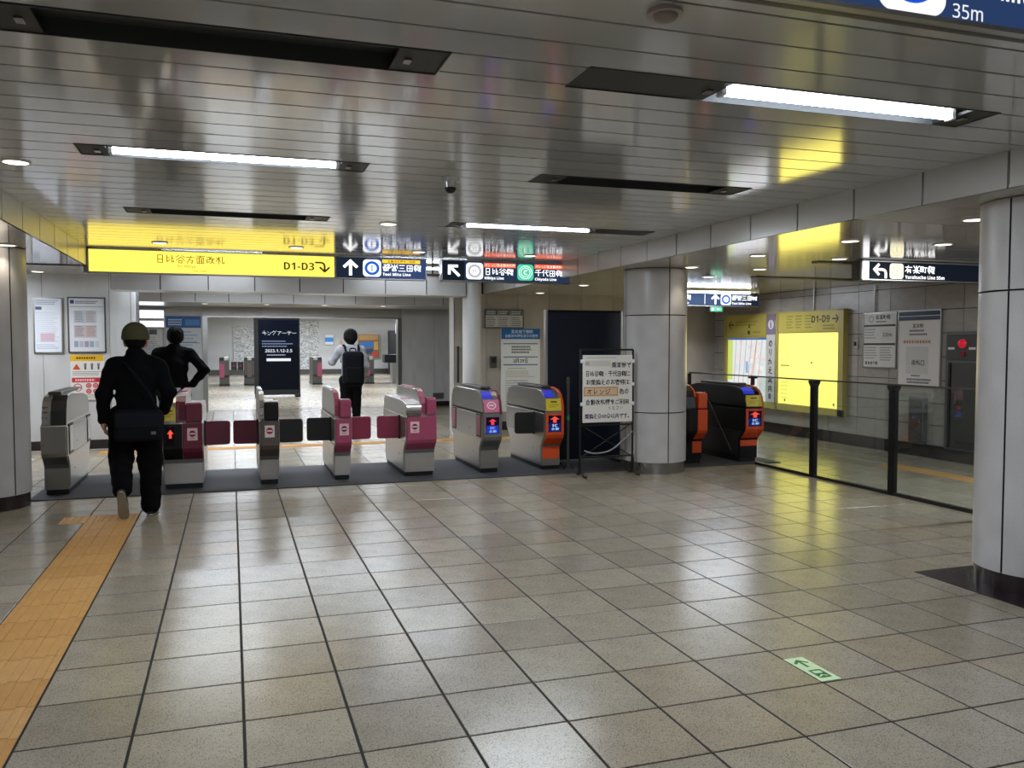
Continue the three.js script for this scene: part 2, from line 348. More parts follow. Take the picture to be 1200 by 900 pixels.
sideCeiling('low glossy grey panel ceiling over the passage on the right', [4.13, 4.75, 5.37, 6.05, 6.72, 7.4, 8.07, 8.75], -14);
sideCeiling('low glossy grey panel ceiling left of the left-hand beam', [-6.2, -4.9, -3.8, -2.72, -2.1, -1.5], -10.35);
{
  const g = struct('side_ceiling', 'pale ceiling over the alcove in front of the poster wall', 'ceiling');
  obj('panel', span(-6.2, -1.53, 2.47, 2.5, -13.4, -10.35), M.sidePanel[0], g);
  obj('edge_trim', span(-6.2, -1.5, HS - 0.01, HS + 0.02, -10.37, -10.35), M.steelDark, g); obj('upstand', span(-6.2, -1.5, HS + 0.02, 2.47, -10.37, -10.352), M.whitePanel[1], g);
}
// cross beams beyond the gates
function crossBeam(name, label, x0, x1, y0, y1, z, depth, w = 0.575) {
  const g = struct(name, label, 'beam'), n = Math.round((x1 - x0) / w), s = (x1 - x0) / n;
  obj('core', span(x0, x1, y0 + 0.015, 2.68, z - depth, z - 0.02), M.backing, g);
  for (let i = 0; i < n; i++) obj('panel', span(x0 + i * s + 0.007, x0 + (i + 1) * s - 0.007, y0, y1, z - 0.02, z), M.beam[i % 3], g);
  obj('soffit', span(x0, x1, y0, y0 + 0.015, z - depth, z - 0.02), M.beam[0], g);
}
crossBeam('cross_beam', 'panelled cross beam just below the yellow hanging sign', -1.5, 3.36, 2.215, 2.66, -12.3, 0.5);
crossBeam('cross_beam', 'panelled beam in front of the doorway to the bright hall', -3.2, 6.3, 2.33, 2.66, -18, 1.9, 0.65);
{
  const g = struct('hall_ceiling', 'plain ceiling between the two cross beams', 'ceiling');
  obj('panel', span(-3.2, 6.3, 2.6, 2.66, -18, -12.8), M.whitePanel[0], g);
}

// ---------------------------------------------------------------- columns
const RC = 0.37;
function column(label, x, z, joints, turn, base, kick = M.chrome, r = RC, n = 4) {
  const g = struct('column', label, 'column'); g.position.set(x, 0, z); g.rotation.y = turn;
  obj('core', cyl(r - 0.02, r - 0.02, HS, 0, HS / 2, 0, 40), M.backing, g);
  const ys = [base, ...joints, HS], gap = 0.012;
  for (let k = 0; k + 1 < ys.length; k++) for (let i = 0; i < n; i++) {
    const y0 = ys[k] + (k ? gap / 2 : 0), y1 = ys[k + 1] - gap / 2, a = gap / r, s = 2 * Math.PI / n, l = [];
    const rings = [];
    for (let q = 0; q <= 14; q++) { const th = i * s + a / 2 + (s - a) * q / 14; rings.push([Math.sin(th), Math.cos(th)]); }
    const P = [], U = [], add = (...ps) => ps.forEach((p) => { P.push(p[0], p[1], p[2]); U.push(p[3] || 0, p[4] || 0); });
    const ri = r - 0.019;
    for (let q = 0; q < 14; q++) {
      const [s0, c0] = rings[q], [s1, c1] = rings[q + 1], u0 = q * 0.04, u1 = u0 + 0.04;
      const A = [s0 * r, y0, c0 * r, u0, y0], B = [s1 * r, y0, c1 * r, u1, y0], C = [s1 * r, y1, c1 * r, u1, y1], D = [s0 * r, y1, c0 * r, u0, y1];
      add(A, B, C, A, C, D);
      add([s0 * r, y1, c0 * r], [s1 * r, y1, c1 * r], [s1 * ri, y1, c1 * ri], [s0 * r, y1, c0 * r], [s1 * ri, y1, c1 * ri], [s0 * ri, y1, c0 * ri]);
      add([s0 * ri, y0, c0 * ri], [s1 * ri, y0, c1 * ri], [s1 * r, y0, c1 * r], [s0 * ri, y0, c0 * ri], [s1 * r, y0, c1 * r], [s0 * r, y0, c0 * r]);
    }
    const ge = new THREE.BufferGeometry(); ge.setAttribute('position', new THREE.Float32BufferAttribute(P, 3)); ge.setAttribute('uv', new THREE.Float32BufferAttribute(U, 2));
    ge.computeVertexNormals();
    const N = ge.attributes.normal, Q = ge.attributes.position;      // smooth the curved face
    for (let v = 0; v < Q.count; v++) if (Math.abs(N.getY(v)) < 0.5) { const L = Math.hypot(Q.getX(v), Q.getZ(v)); N.setXYZ(v, Q.getX(v) / L, 0, Q.getZ(v) / L); }
    obj('panel', ge, M.column, g);
  }
  obj('kick_band', cyl(r - 0.012, r - 0.012, base - 0.005, 0, base / 2, 0, 40), kick, g);
  return g;
}
column('round clad column in the middle beside the notice stand', 4.75, -8.95, [0.705, 1.825], -0.04, 0.13);
column('round clad column nearest the camera at the right edge', 4.75, -3.9, [1.81], 0.14, 0.11, M.blackStone);
column('round clad column at the left edge of the picture', -2.15, -8.8, [], 0.9, 0.13, M.blackStone);
{
  const g = struct('column', 'slim pale round column behind the gates under the black line sign', 'column'); g.position.set(3.49, 0, -12.45);
  obj('shaft', cyl(0.145, 0.145, 2.6, 0, 1.3, 0, 32), M.column, g);
  obj('base_ring', cyl(0.16, 0.16, 0.1, 0, 0.05, 0, 32), M.chrome, g);
}

// ---------------------------------------------------------------- walls
{
  const g = struct('wall_right', 'grey beige tiled panel wall behind the glass fence', 'wall');
  obj('wall_core', span(8.716, 9, 0, 2.68, -14.2, 5), M.backing, g);
  const ys = [0.165, 0.43, 0.72, 1.02, 1.332, 1.64, 1.942, 2.26, 2.36];
  for (let k = -9; k < 14; k++) {
    const a = -8.276 + 0.623 * (4 - k), b = a - 0.614; if (a < -13.9 || b > 3.5) continue;
    for (let i = 0; i + 1 < ys.length; i++) obj('panel', span(8.7, 8.716, ys[i] + 0.0045, ys[i + 1] - 0.0045, b, a), M.wallPanel[Math.floor(rnd() * 4)], g);
  }
  const bb = struct('baseboard_right', 'dark stone skirting along the right wall', 'baseboard');
  obj('skirting', span(8.68, 8.716, 0, 0.165, -14, 5), M.blackStone, bb);
}
{
  const g = struct('wall_left', 'white panel wall behind the left gate with posters', 'wall');
  obj('wall_core', span(-6.2, -1.275, 0, 2.5, -13.5, -13.316), M.backing, g);
  const xs = [-1.275, -1.365, -1.646, -2.5, -3.35, -4.2, -5.05, -6.2];
  for (let i = 0; i + 1 < xs.length; i++) obj('panel', span(xs[i + 1] + 0.003, xs[i] - 0.003, 0.13, 2.47, -13.316, -13.3), M.whitePanel[i % 2], g);
  obj('skirting', span(-6.2, -1.275, 0, 0.13, -13.316, -13.295), M.blackStone, g);
  obj('return_panel', span(-1.29, -1.275, 0, 2.6, -13.5, -13.3), M.whitePanel[0], g);
  const s = struct('wall_side', 'plain side wall enclosing the left of the concourse', 'wall');
  obj('wall_core', [span(-6.4, -6.2, 0, 2.7, -13.5, 5), span(-3.4, -3.2, 0, 2.7, -20.2, -13.5)], M.plaster, s);
  const r = struct('wall_rear', 'plain wall at the rear of the concourse', 'wall');
  obj('wall_core', span(-6.4, 9.2, 0, 2.7, 4.5, 4.7), M.plaster, r);
}
{
  const g = struct('wall_back', 'grey panel wall beyond the right-hand gates with notices', 'wall');
  obj('wall_core', span(3.62, 8.75, 0, 2.68, -14.3, -14.016), M.backing, g);
  const xs = [3.61, 4.18, 4.76, 5.34, 5.96, 6.58, 7.2, 7.82, 8.7];
  for (let i = 0; i + 1 < xs.length; i++) for (const [a, b] of [[0.15, 2.36]]) obj('panel', span(xs[i] + 0.003, xs[i + 1] - 0.003, a, b, -14.016, -14), M.wallPanel[i % 4], g);
  obj('skirting', span(3.61, 8.7, 0, 0.15, -14.016, -13.99), M.blackStone, g);
  obj('return_panel', span(3.6, 3.62, 0, 2.6, -14.3, -14), M.wallPanel[0], g);
  obj('corner_guard', rb(0.03, 0.62, 0.03, 0.008, 3.67, 1.15, -13.98), M.black, g);
}
{
  const g = struct('wall_far', 'white wall with the wide doorway into the bright hall', 'wall');
  obj('wall_core', [span(-3.2, -0.51, 0, 2.68, -20.2, -20.016), span(3.8, 6.5, 0, 2.68, -20.2, -20.016), span(-0.51, 3.8, 2.13, 2.68, -20.2, -20.016)], M.plaster, g);
  for (const [a, b] of [[-3.2, -2.4], [-2.4, -1.5], [-1.5, -0.6], [3.86, 4.66], [4.66, 5.2], [5.2, 6.5]]) obj('panel', span(a + 0.003, b - 0.003, 0.12, 2.4, -20.016, -20), M.whitePanel[0], g);
  obj('skirting', [span(-3.2, -0.6, 0, 0.12, -20.016, -19.99), span(3.86, 6.5, 0, 0.12, -20.016, -19.99)], M.blackStone, g);
  for (let i = 0; i < 7; i++) obj('header_panel', span(-0.6 + i * 0.637, -0.6 + (i + 1) * 0.637 - 0.006, 2.12, 2.4, -20.016, -20), M.beam[i % 3], g);
  obj('door_jamb', [span(-0.6, -0.5, 0, 2.12, -20.22, -19.98), span(3.77, 3.86, 0, 2.12, -20.22, -19.98), span(-0.5, 3.77, 2.1, 2.13, -20.22, -19.98)], M.steel, g);
  obj('wall_vent', rb(0.26, 0.14, 0.03, 0.005, 4.75, 0.25, -19.985), M.frameGrey, g);
  const s = struct('wall_side', 'plain side wall enclosing the middle hall on the right', 'wall');
  obj('wall_core', span(6.3, 6.5, 0, 2.7, -20.2, -14.3), M.plaster, s);
}

// ---------------------------------------------------------------- bright hall beyond the doorway
{
  const mosaic = canvasTex(512, 512, (c) => { R(c, '#c9c9c7', 0, 0, 512, 512); for (let i = 0; i < 1500; i++) { c.fillStyle = ['#9a9a9a', '#e4e4e2', '#b4b4b2', '#7d7d7e'][i % 4]; c.save(); c.translate(rr(0, 512), rr(0, 512)); c.rotate(rr(-0.5, 0.5)); c.fillRect(0, 0, rr(14, 44), rr(3, 7)); c.restore(); } });
  mosaic.wrapS = mosaic.wrapT = THREE.RepeatWrapping;
  const g = struct('hall_shell', 'white walls and ceiling of the bright hall beyond the doorway', 'hall');
  obj('ceiling_panel', span(-9, 14, 2.9, 3.1, -46.2, -20.2), M.whitePanel[0], g);
  obj('wall_panel', [span(-9.2, -9, 0, 3, -46.2, -20.2), span(14, 14.2, 0, 3, -46.2, -20.2), span(-9, 14, 0, 3, -46.4, -44), span(-9, -3.2, 0, 3, -20.3, -20.1), span(6.5, 14, 0, 3, -20.3, -20.1)], M.whitePanel[1], g);
  obj('mosaic_panel', bx(1.6, 2.4, 0.05, 0.9, 1.2, -43.97), print(mosaic), g);
  obj('mosaic_panel', bx(1.5, 2.7, 0.05, 3.5, 1.35, -43.97), print(mosaic), g);
  obj('skirting', span(-9, 14, 0, 0.25, -44, -43.94), M.steelDark, g);
  for (const [x, z, w, where] of [[-0.5, -22.6, 3.2, 'nearest on the left'], [4.2, -22.6, 3.2, 'nearest on the right'], [-0.5, -28, 3.2, 'second on the left'], [4.6, -28, 3.4, 'second on the right'], [1.5, -34, 4, 'third on the left'], [7.5, -34, 3, 'third on the right'], [3, -40, 5, 'farthest on the left'], [9, -40, 3, 'farthest on the right']]) {
    const t = thing('hall_light', 'white ceiling light panel beyond the doorway, ' + where, 'ceiling light', [x, 2.9, z], 0, 'light panels in the far hall');
    obj('housing', rb(w + 0.06, 0.05, 0.3, 0.01, 0, -0.01, 0), M.white, t);
    obj('diffuser', rb(w, 0.02, 0.24, 0.006, 0, -0.04, 0), std(0x222222, 0.5, 0, { emissive: 0xf6f8ff, emissiveIntensity: 4 }), t);
    areaLight(x, 2.84, z, w, 0.24, 12 * FAR);
  }
}
// tube lights of the hall between the two cross beams, the alcove and the passage on the right
for (const [x, y, z, w, p, label] of [
  [0, 2.6, -13.2, 2.4, 200, 'tube light in the middle hall ceiling, left front'], [1.7, 2.6, -13.2, 0.8, 200, 'tube light in the middle hall ceiling, right front'],
  [0.2, 2.6, -15, 2.4, 200, 'tube light in the middle hall ceiling, left rear'], [2.2, 2.6, -15.2, 1.4, 200, 'tube light in the middle hall ceiling, right rear'],
  [-0.2, HC, -11.3, 1.2, 120, 'tube light hidden behind the yellow sign'], [2.5, HC, -11.3, 1.2, 120, 'tube light hidden behind the gap between the line signs'],
  [-3.4, 2.47, -12, 1.2, 330, 'tube light on the alcove ceiling left of the posters'],
  [7.3, HS, -11.7, 1.2, 200, 'tube light on the low ceiling in front of the far blue sign'], [7.4, HS, -5.6, 1.2, 380, 'tube light on the low ceiling of the right passage near the camera'],
  [-3.9, HS, -4.2, 1.2, 150, 'tube light on the low ceiling left of the concourse']]) {
  const t = thing('batten_light', label, 'ceiling light', [x, y, z]);
  obj('housing', rb(w + 0.1, 0.03, 0.12, 0.006, 0, -0.016, 0), M.white, t);
  obj('tube', bar([-w / 2, -0.045, 0], [w / 2, -0.045, 0], 0.018, 12), M.tubeGlow, t);
  areaLight(x, y - 0.07, z, w, 0.04, p);
}

// ---------------------------------------------------------------- downlights
function downlight(x, y, z, label, k = 1) {
  const t = thing('downlight', label, 'downlight', [x, y, z], 0, 'small round downlights');
  obj('trim_ring', new THREE.TorusGeometry(0.074, 0.01, 8, 24).rotateX(Math.PI / 2), M.white, t);
  obj('lamp', cyl(0.067, 0.067, 0.008, 0, -0.003, 0, 24), M.downGlow, t);
  const s = new THREE.SpotLight(0xfff2de, 1.1 * k, 0, 0.9, 0.7, 2); s.position.set(x, y - 0.03, z); s.target.position.set(x, 0, z); s.shadow.radius = 2; s.name = 'spot_light';
  scene.add(s, s.target);
}
[[-1.19, -5.7, 'left of the nearest lit tube'], [-0.7, -9.7, 'in front of the left half of the yellow sign'], [0.7, -9.7, 'in front of the exit number on the yellow sign'], [1.345, -7.55, 'between the two rows of tube lights'], [2.08, -9.7, 'in front of the blue line sign'], [3.45, -9.7, 'in front of the green circle of the black line sign']].forEach(([x, z, s]) => downlight(x, HC, z, 'downlight in the slat ceiling ' + s));
[[4.93, -4.62, 'beside the top of the nearest column'], [4.95, -5.89, 'second along the right beam from the nearest column'], [4.9, -7.13, 'third along the right beam from the nearest column'], [4.92, -8.42, 'at the top of the middle column'], [5.88, -5.83, 'above the left end of the black passage sign'], [5.87, -7.14, 'next to the black passage sign'], [5.8, -8.4, 'over the glass fence beyond the passage sign'], [5.82, -9.53, 'over the orange gates'], [4.95, -13.4, 'above the poster with a blue heading'], [4.91, -11.46, 'above the navy partition']].forEach(([x, z, s]) => downlight(x, HS, z, 'downlight in the low right ceiling ' + s, 0.6));
downlight(-1.85, HS, -8.45, 'downlight above the left-hand column', 0.5);
downlight(-2.9, 2.47, -12.2, 'downlight in the alcove ceiling near the left poster'); downlight(-2.45, 2.47, -12.8, 'downlight in the alcove ceiling closest to the posters');
[-0.5, 0.72, 1.9, 3.15].forEach((x, i) => downlight(x, 2.33, -18.4, ['leftmost', 'second from left', 'third from left', 'rightmost'][i] + ' downlight over the doorway to the bright hall'));

// ceiling sensors
{
  const t = thing('security_camera', 'small dome security camera on the slat ceiling', 'camera', [1.36, HC, -5.36]);
  obj('mount', cyl(0.055, 0.055, 0.03, 0, -0.015, 0), M.white, t); obj('housing', cyl(0.045, 0.04, 0.04, 0, -0.045, 0), M.steelLight, t); obj('dome', new THREE.SphereGeometry(0.038, 18, 12).translate(0, -0.065, 0), M.black, t);
  const d = thing('smoke_detector', 'beige round smoke detector at the top of the picture', 'smoke detector', [1.35, HC, -2.49]);
  obj('base', cyl(0.055, 0.06, 0.015, 0, -0.007, 0), std(0xa59a92, 0.5), d); obj('sensor', new THREE.SphereGeometry(0.042, 20, 10, 0, 7, Math.PI / 2, Math.PI / 2).scale(1, 0.6, 1).translate(0, -0.014, 0), std(0x8f857e, 0.5), d);
}

for (const [x0, x1, z, w, label] of [[5.86, 8.3, -7.5, 0.1, 'dark slot vent in the right ceiling beside the black passage sign'], [6.4, 8.3, -9.4, 0.12, 'dark slot vent in the right ceiling above the yellow board']]) {
  const t = thing('slot_vent', label, 'vent', [(x0 + x1) / 2, HS, z], 0, 'slot vents in the right ceiling');
  obj('slot', bx(x1 - x0, 0.012, w, 0, -0.003, 0), M.black, t);
  obj('rim', [bx(x1 - x0, 0.016, 0.012, 0, -0.004, -w / 2), bx(x1 - x0, 0.016, 0.012, 0, -0.004, w / 2)], M.darkPlate, t);
}
{
  const t = thing('security_camera', 'small dome camera in the right ceiling above the lit map', 'camera', [8.2, HS, -12]);
  obj('mount', cyl(0.07, 0.07, 0.03, 0, -0.015, 0), M.white, t); obj('dome', new THREE.SphereGeometry(0.055, 18, 12).translate(0, -0.035, 0), M.black, t);
  const c = thing('conduit', 'thin pale conduit pipe rising above the yellow board', 'pipe', [8.68, 0, -11.12]);
  obj('pipe', cyl(0.011, 0.011, 0.34, 0, 2.19, 0, 10), M.steelLight, c); obj('clamp', rb(0.03, 0.02, 0.04, 0.005, 0.005, 2.3, 0), M.steel, c);
}

// ---------------------------------------------------------------- hanging signs
const BLUE = '#26375a', DARK = '#0b1420';
function lightbox(name, label, x0, x1, y0, y1, z, tex, glow, category = 'sign', wash = 0, washColor = 0xffffff, d = 0.14) {
  const w = x1 - x0, h = y1 - y0, g = thing(name, label, category, [(x0 + x1) / 2, (y0 + y1) / 2, z]);
  obj('casing', [bx(w, h, d - 0.02, 0, 0, -d / 2 - 0.01)], M.steelDark, g);
  const f = 0.012;
  obj('rim', [bx(w, f, 0.03, 0, h / 2 - f / 2, -0.008), bx(w, f, 0.03, 0, -h / 2 + f / 2, -0.008), bx(f, h, 0.03, -w / 2 + f / 2, 0, -0.008), bx(f, h, 0.03, w / 2 - f / 2, 0, -0.008)], M.steel, g);
  obj('face', bx(w - 2 * f, h - 2 * f, 0.012, 0, 0, -0.01), lit(tex, glow), g);
  if (wash) { const l = new THREE.RectAreaLight(washColor, wash, w, h); l.position.set((x0 + x1) / 2, (y0 + y1) / 2, z + 0.02); l.rotation.y = Math.PI; l.name = 'area_light'; scene.add(l); }
  return g;
}
function lineBadge(c, x, y, s, col, ch, fill = '#fff') { RR(c, fill, x, y, s, s, s * 0.2); ring(c, x + s / 2, y + s / 2, s * 0.335, col, s * 0.16); T(c, ch, x + s / 2, y + s * 0.64, s * 0.4, col, 'sans-serif', true, 'center'); }
lightbox('exit_sign', 'long lit yellow sign for exits D1 to D3', -1.49, 1.2, 2.285, 2.553, -10.36, canvasTex(2048, 205, (c, w, h) => {
  R(c, '#f5dd58', 0, 0, w, h);
  jp(c, '日比谷方面改札', 520, 30, 82, '#4a3a08', 0.075);
  T(c, 'for Hibiya', 700, 148, 34, '#6a5510', 'sans-serif', false); T(c, 'Exit  Gate', 830, 186, 26, '#6a5510', 'sans-serif', false);
  T(c, 'D1-D3', 1590, 140, 100, '#2e2606');
  c.strokeStyle = '#2e2606'; c.lineWidth = 17; c.beginPath(); c.moveTo(1882, 62); c.lineTo(1925, 62); c.quadraticCurveTo(1962, 64, 1962, 100); c.lineTo(1962, 146); c.stroke(); c.beginPath(); c.moveTo(1922, 112); c.lineTo(1962, 152); c.lineTo(2002, 112); c.stroke();
}), 1.45, 'sign', 0.3, 0xffe070);
lightbox('line_sign', 'lit blue sign with an up arrow and a blue ring badge', 1.2, 2.32, 2.285, 2.553, -10.36, canvasTex(1024, 245, (c, w, h) => {
  R(c, '#141d2b', 0, 0, 330, h); R(c, BLUE, 330, 0, w - 330, h);
  arrow(c, 160, 122, 190, 0, 34, '#fff'); lineBadge(c, 300, 20, 205, '#1d4fa8', 'I');
  R(c, '#e8b92a', 520, 12, 440, 44); jp(c, '自動改札機をご利用', 580, 16, 36, '#4a3a08', 0.09);
  jp(c, '都営三田線', 522, 66, 90, '#fff', 0.095); T(c, 'Toei Mita Line', 524, 210, 48, '#fff');
}), 1.5);
lightbox('line_sign', 'lit black sign with a grey badge and a green badge', 2.51, 4.24, 2.285, 2.553, -10.36, canvasTex(1600, 245, (c, w, h) => {
  R(c, '#0d131c', 0, 0, 270, h); R(c, '#1d2940', 270, 0, w - 270, h);
  arrow(c, 140, 122, 190, -45, 34, '#fff');
  lineBadge(c, 290, 18, 208, '#9b9da0', 'H'); R(c, '#e2552e', 510, 14, 400, 56); jp(c, 'オレンジ色自動改札機', 520, 22, 38, '#ffe9df', 0.09);
  jp(c, '日比谷線', 512, 78, 92, '#fff', 0.095); T(c, 'Hibiya Line', 514, 222, 46, '#fff');
  RR(c, '#3fae86', 930, 18, 208, 208, 42); ring(c, 1034, 122, 70, '#ffffff', 30); ring(c, 1034, 122, 70, '#3fae86', 18); T(c, 'C', 1034, 152, 84, '#fff', 'sans-serif', true, 'center');
  R(c, '#e2552e', 1150, 14, 400, 56); jp(c, 'オレンジ色自動改札機', 1160, 22, 38, '#ffe9df', 0.09);
  jp(c, '千代田線', 1152, 78, 92, '#fff', 0.095); T(c, 'Chiyoda Line', 1154, 222, 46, '#fff');
}), 1.5);
{
  const g = thing('sign_support', 'grey metal end post of the yellow hanging sign', 'sign support', [-1.52, 2.42, -10.4]);
  obj('post', rb(0.03, 0.29, 0.1, 0.006), M.steel, g);
  const b = thing('sign_support', 'grey bracket bar between the blue and the black line signs', 'sign support', [2.415, 2.36, -10.44]);
  obj('bracket', rb(0.17, 0.03, 0.06, 0.006), M.steelDark, b); obj('hanger', bar([0, 0.01, 0], [0, 0.2, 0], 0.012), M.steelDark, b);
}
lightbox('line_sign', 'black lit sign with a gold badge hanging in the right passage', 6.13, 8.55, 2.15, 2.352, -7.12, canvasTex(2048, 171, (c, w, h) => {
  R(c, '#0a1018', 0, 0, w, h); R(c, '#f0f0f6', 0, 0, 76, h);
  c.strokeStyle = '#fff'; c.lineWidth = 26; c.beginPath(); c.moveTo(258, 160); c.lineTo(258, 112); c.quadraticCurveTo(256, 74, 210, 74); c.lineTo(140, 74); c.stroke(); c.beginPath(); c.moveTo(186, 20); c.lineTo(134, 74); c.lineTo(186, 128); c.stroke();
  RR(c, '#f6f0d8', 300, 10, 152, 152, 30); ring(c, 376, 86, 52, '#e9dca0', 20); T(c, 'Y', 376, 108, 56, '#b9a860', 'sans-serif', true, 'center');
  jp(c, '有楽町線', 468, 22, 84, '#fff', 0.105); T(c, 'Yurakucho Line 55m', 470, 158, 46, '#fff');
}), 1.6);
lightbox('line_sign', 'blue lit sign with an up arrow far down the right passage', 6.5, 8.43, 2.12, 2.35, -12.2, canvasTex(1600, 190, (c, w, h) => {
  R(c, '#2a3d60', 0, 0, w, h); R(c, '#141d2b', w - 260, 0, 260, h);
  jp(c, '千代田線', 180, 30, 84, '#fff', 0.12); T(c, 'Chiyoda Line', 190, 172, 48, '#fff'); R(c, '#fff', 730, 20, 8, 150);
  arrow(c, 900, 95, 150, 0, 28, '#fff'); lineBadge(c, 985, 12, 166, '#1d4fa8', 'I'); jp(c, '都営三田線', 1160, 26, 82, '#fff', 0.12); T(c, 'Toei Mita Line', 1164, 170, 46, '#fff');
}), 1.6);
lightbox('exit_light', 'tiny green emergency exit light under the far blue sign', 7.48, 7.72, 2.03, 2.115, -12.2, canvasTex(128, 48, (c) => { R(c, '#3fd6a0', 0, 0, 128, 48); R(c, '#e9fff6', 14, 10, 26, 28); arrow(c, 88, 24, 34, -90, 8, '#fff'); }), 1.5, 'sign');
lightbox('line_sign', 'blue lit sign reading 35m at the top right corner', 0.95, 4.1, 2.282, 2.553, -1.69, canvasTex(2048, 176, (c, w, h) => {
  const X = (x) => (x - 0.962) / 3.126 * w, Y = (y) => (2.541 - y) / 0.247 * h;
  R(c, '#263a60', 0, 0, w, h);
  arrow(c, X(1.36), Y(2.41), 140, 0, 26, '#fff'); RR(c, '#fff', X(1.49), Y(2.51), X(1.7) - X(1.49), Y(2.297) - Y(2.51), 30); ring(c, (X(1.49) + X(1.7)) / 2, (Y(2.51) + Y(2.297)) / 2, 46, '#1d4fc8', 24); T(c, 'I', (X(1.49) + X(1.7)) / 2, Y(2.385), 44, '#1d4fc8', 'sans-serif', true, 'center');
  jp(c, '都営三田線', X(1.72), Y(2.53), 70, '#fff', 0.12);
  T(c, 'Toei', X(1.72), Y(2.362), 40, '#fff'); T(c, 'Mita Line', X(1.872), Y(2.362), 40, '#fff'); T(c, '35m', X(1.72), Y(2.303), 34, '#f4f4f4', 'sans-serif', false);
}), 1.0, 'sign', 0, 0xffffff, 0.045);

// ---------------------------------------------------------------- ticket gates
const arrowTex = canvasTex(128, 256, (c) => { R(c, '#08060a', 0, 0, 128, 256); c.fillStyle = '#ff5a48'; c.beginPath(); c.moveTo(64, 40); c.lineTo(112, 100); c.lineTo(84, 100); c.lineTo(84, 160); c.lineTo(44, 160); c.lineTo(44, 100); c.lineTo(16, 100); c.fill(); });
const icTex = canvasTex(128, 256, (c) => { R(c, '#0a0c22', 0, 0, 128, 256); R(c, '#12206a', 6, 120, 116, 130); c.fillStyle = '#ff5648'; c.beginPath(); c.moveTo(64, 12); c.lineTo(112, 62); c.lineTo(82, 62); c.lineTo(82, 112); c.lineTo(46, 112); c.lineTo(46, 62); c.lineTo(16, 62); c.fill(); T(c, 'IC', 64, 176, 54, '#cfe0ff', 'sans-serif', true, 'center'); jp(c, '自動', 26, 190, 40, '#9fd0ff', 0.13); });
const icTex2 = canvasTex(128, 256, (c) => { R(c, '#1a0a20', 0, 0, 128, 256); R(c, '#2440c8', 6, 130, 116, 120); c.fillStyle = '#ff4a60'; c.beginPath(); c.moveTo(64, 24); c.lineTo(104, 66); c.lineTo(80, 66); c.lineTo(80, 118); c.lineTo(48, 118); c.lineTo(48, 66); c.lineTo(24, 66); c.fill(); T(c, 'IC', 64, 184, 52, '#a9c4ff', 'sans-serif', true, 'center'); jp(c, '自動', 26, 198, 38, '#a9c4ff', 0.13); });
const stopTex = canvasTex(128, 160, (c) => { R(c, '#e6c3c6', 0, 0, 128, 160); c.fillStyle = '#7a1f35'; c.beginPath(); c.arc(64, 72, 42, 0, 7); c.fill(); R(c, '#f3dcdc', 28, 64, 72, 16); R(c, '#9a5a66', 30, 130, 68, 8); });
const stopTex2 = canvasTex(128, 160, (c) => { R(c, '#e4dcd8', 0, 0, 128, 160); c.fillStyle = '#b02038'; c.beginPath(); c.arc(64, 72, 44, 0, 7); c.fill(); R(c, '#f6ecec', 28, 64, 72, 17); });
const readTex = canvasTex(128, 128, (c) => { R(c, '#d9c335', 0, 0, 128, 128); R(c, '#33300c', 40, 28, 54, 14); R(c, '#8e7d16', 20, 64, 88, 6); R(c, '#8e7d16', 20, 84, 60, 6); });
const readPink = canvasTex(128, 128, (c) => { R(c, '#d06f8e', 0, 0, 128, 128); ring(c, 64, 58, 34, '#f6d9e2', 9); R(c, '#f6d9e2', 44, 50, 40, 14); });
const LEDBLUE = std(0x1a2070, 0.3, 0, { emissive: 0x3a40d8, emissiveIntensity: 0.55 });
const stickerMat = print(stopTex, 0.5), stickerMat2 = print(stopTex2, 0.5);
const GL = 1.47;                           // length of a gate
function gateBody(g, w, side, lower = M.steelLight) {
  obj('plinth', [rb(w - 0.02, 0.06, GL - 0.3, 0.006, 0, 0.04, -GL / 2)], M.black, g);
  obj('body', profile([[0.13, 0.06], [0.13, 0.27], [0.11, 0.31], [0.02, 0.4], [0.0, 0.44], [0.0, 0.69], [0.04, 0.72], [GL - 0.04, 0.72], [GL, 0.69], [GL, 0.44], [GL - 0.02, 0.4], [GL - 0.11, 0.31], [GL - 0.13, 0.27], [GL - 0.13, 0.06]], w), side, g);
  for (const s of [-1, 1]) {
    const x = s * (w / 2 + 0.003);
    obj('lower_side_panel', profile([[0.16, 0.09], [0.16, 0.29], [0.06, 0.4], [GL - 0.06, 0.4], [GL - 0.16, 0.29], [GL - 0.16, 0.09]], 0.008, x - 0.004, 0.001), lower, g);
    obj('upper_side_panel', profile([[0.03, 0.41], [0.03, 0.685], [GL - 0.03, 0.685], [GL - 0.03, 0.41]], 0.008, x - 0.004, 0.001), side, g);
    obj('screw', [cyl(0.009, 0.009, 0.012, 0, 0, 0, 10).rotateZ(Math.PI / 2).translate(x, 0.5, -0.55), cyl(0.009, 0.009, 0.012, 0, 0, 0, 10).rotateZ(Math.PI / 2).translate(x, 0.24, -0.4)], M.black, g);
  }
}
function frontCover(g, x0, x1, mat, y0 = 0.36, y1 = 0.69) {
  obj('front_cover', profile([[-0.012, 0.435], [-0.012, y1], [0.03, y1], [0.03, 0.42], [0.112, 0.335], [0.1, 0.315], [0.01, 0.395]], x1 - x0 - 0.004, x0 + 0.002), mat, g);
}
function sticker(g, x, y, mat) { obj('no_entry_sticker', bx(0.098, 0.125, 0.003, x, y, 0.0135), mat, g); }
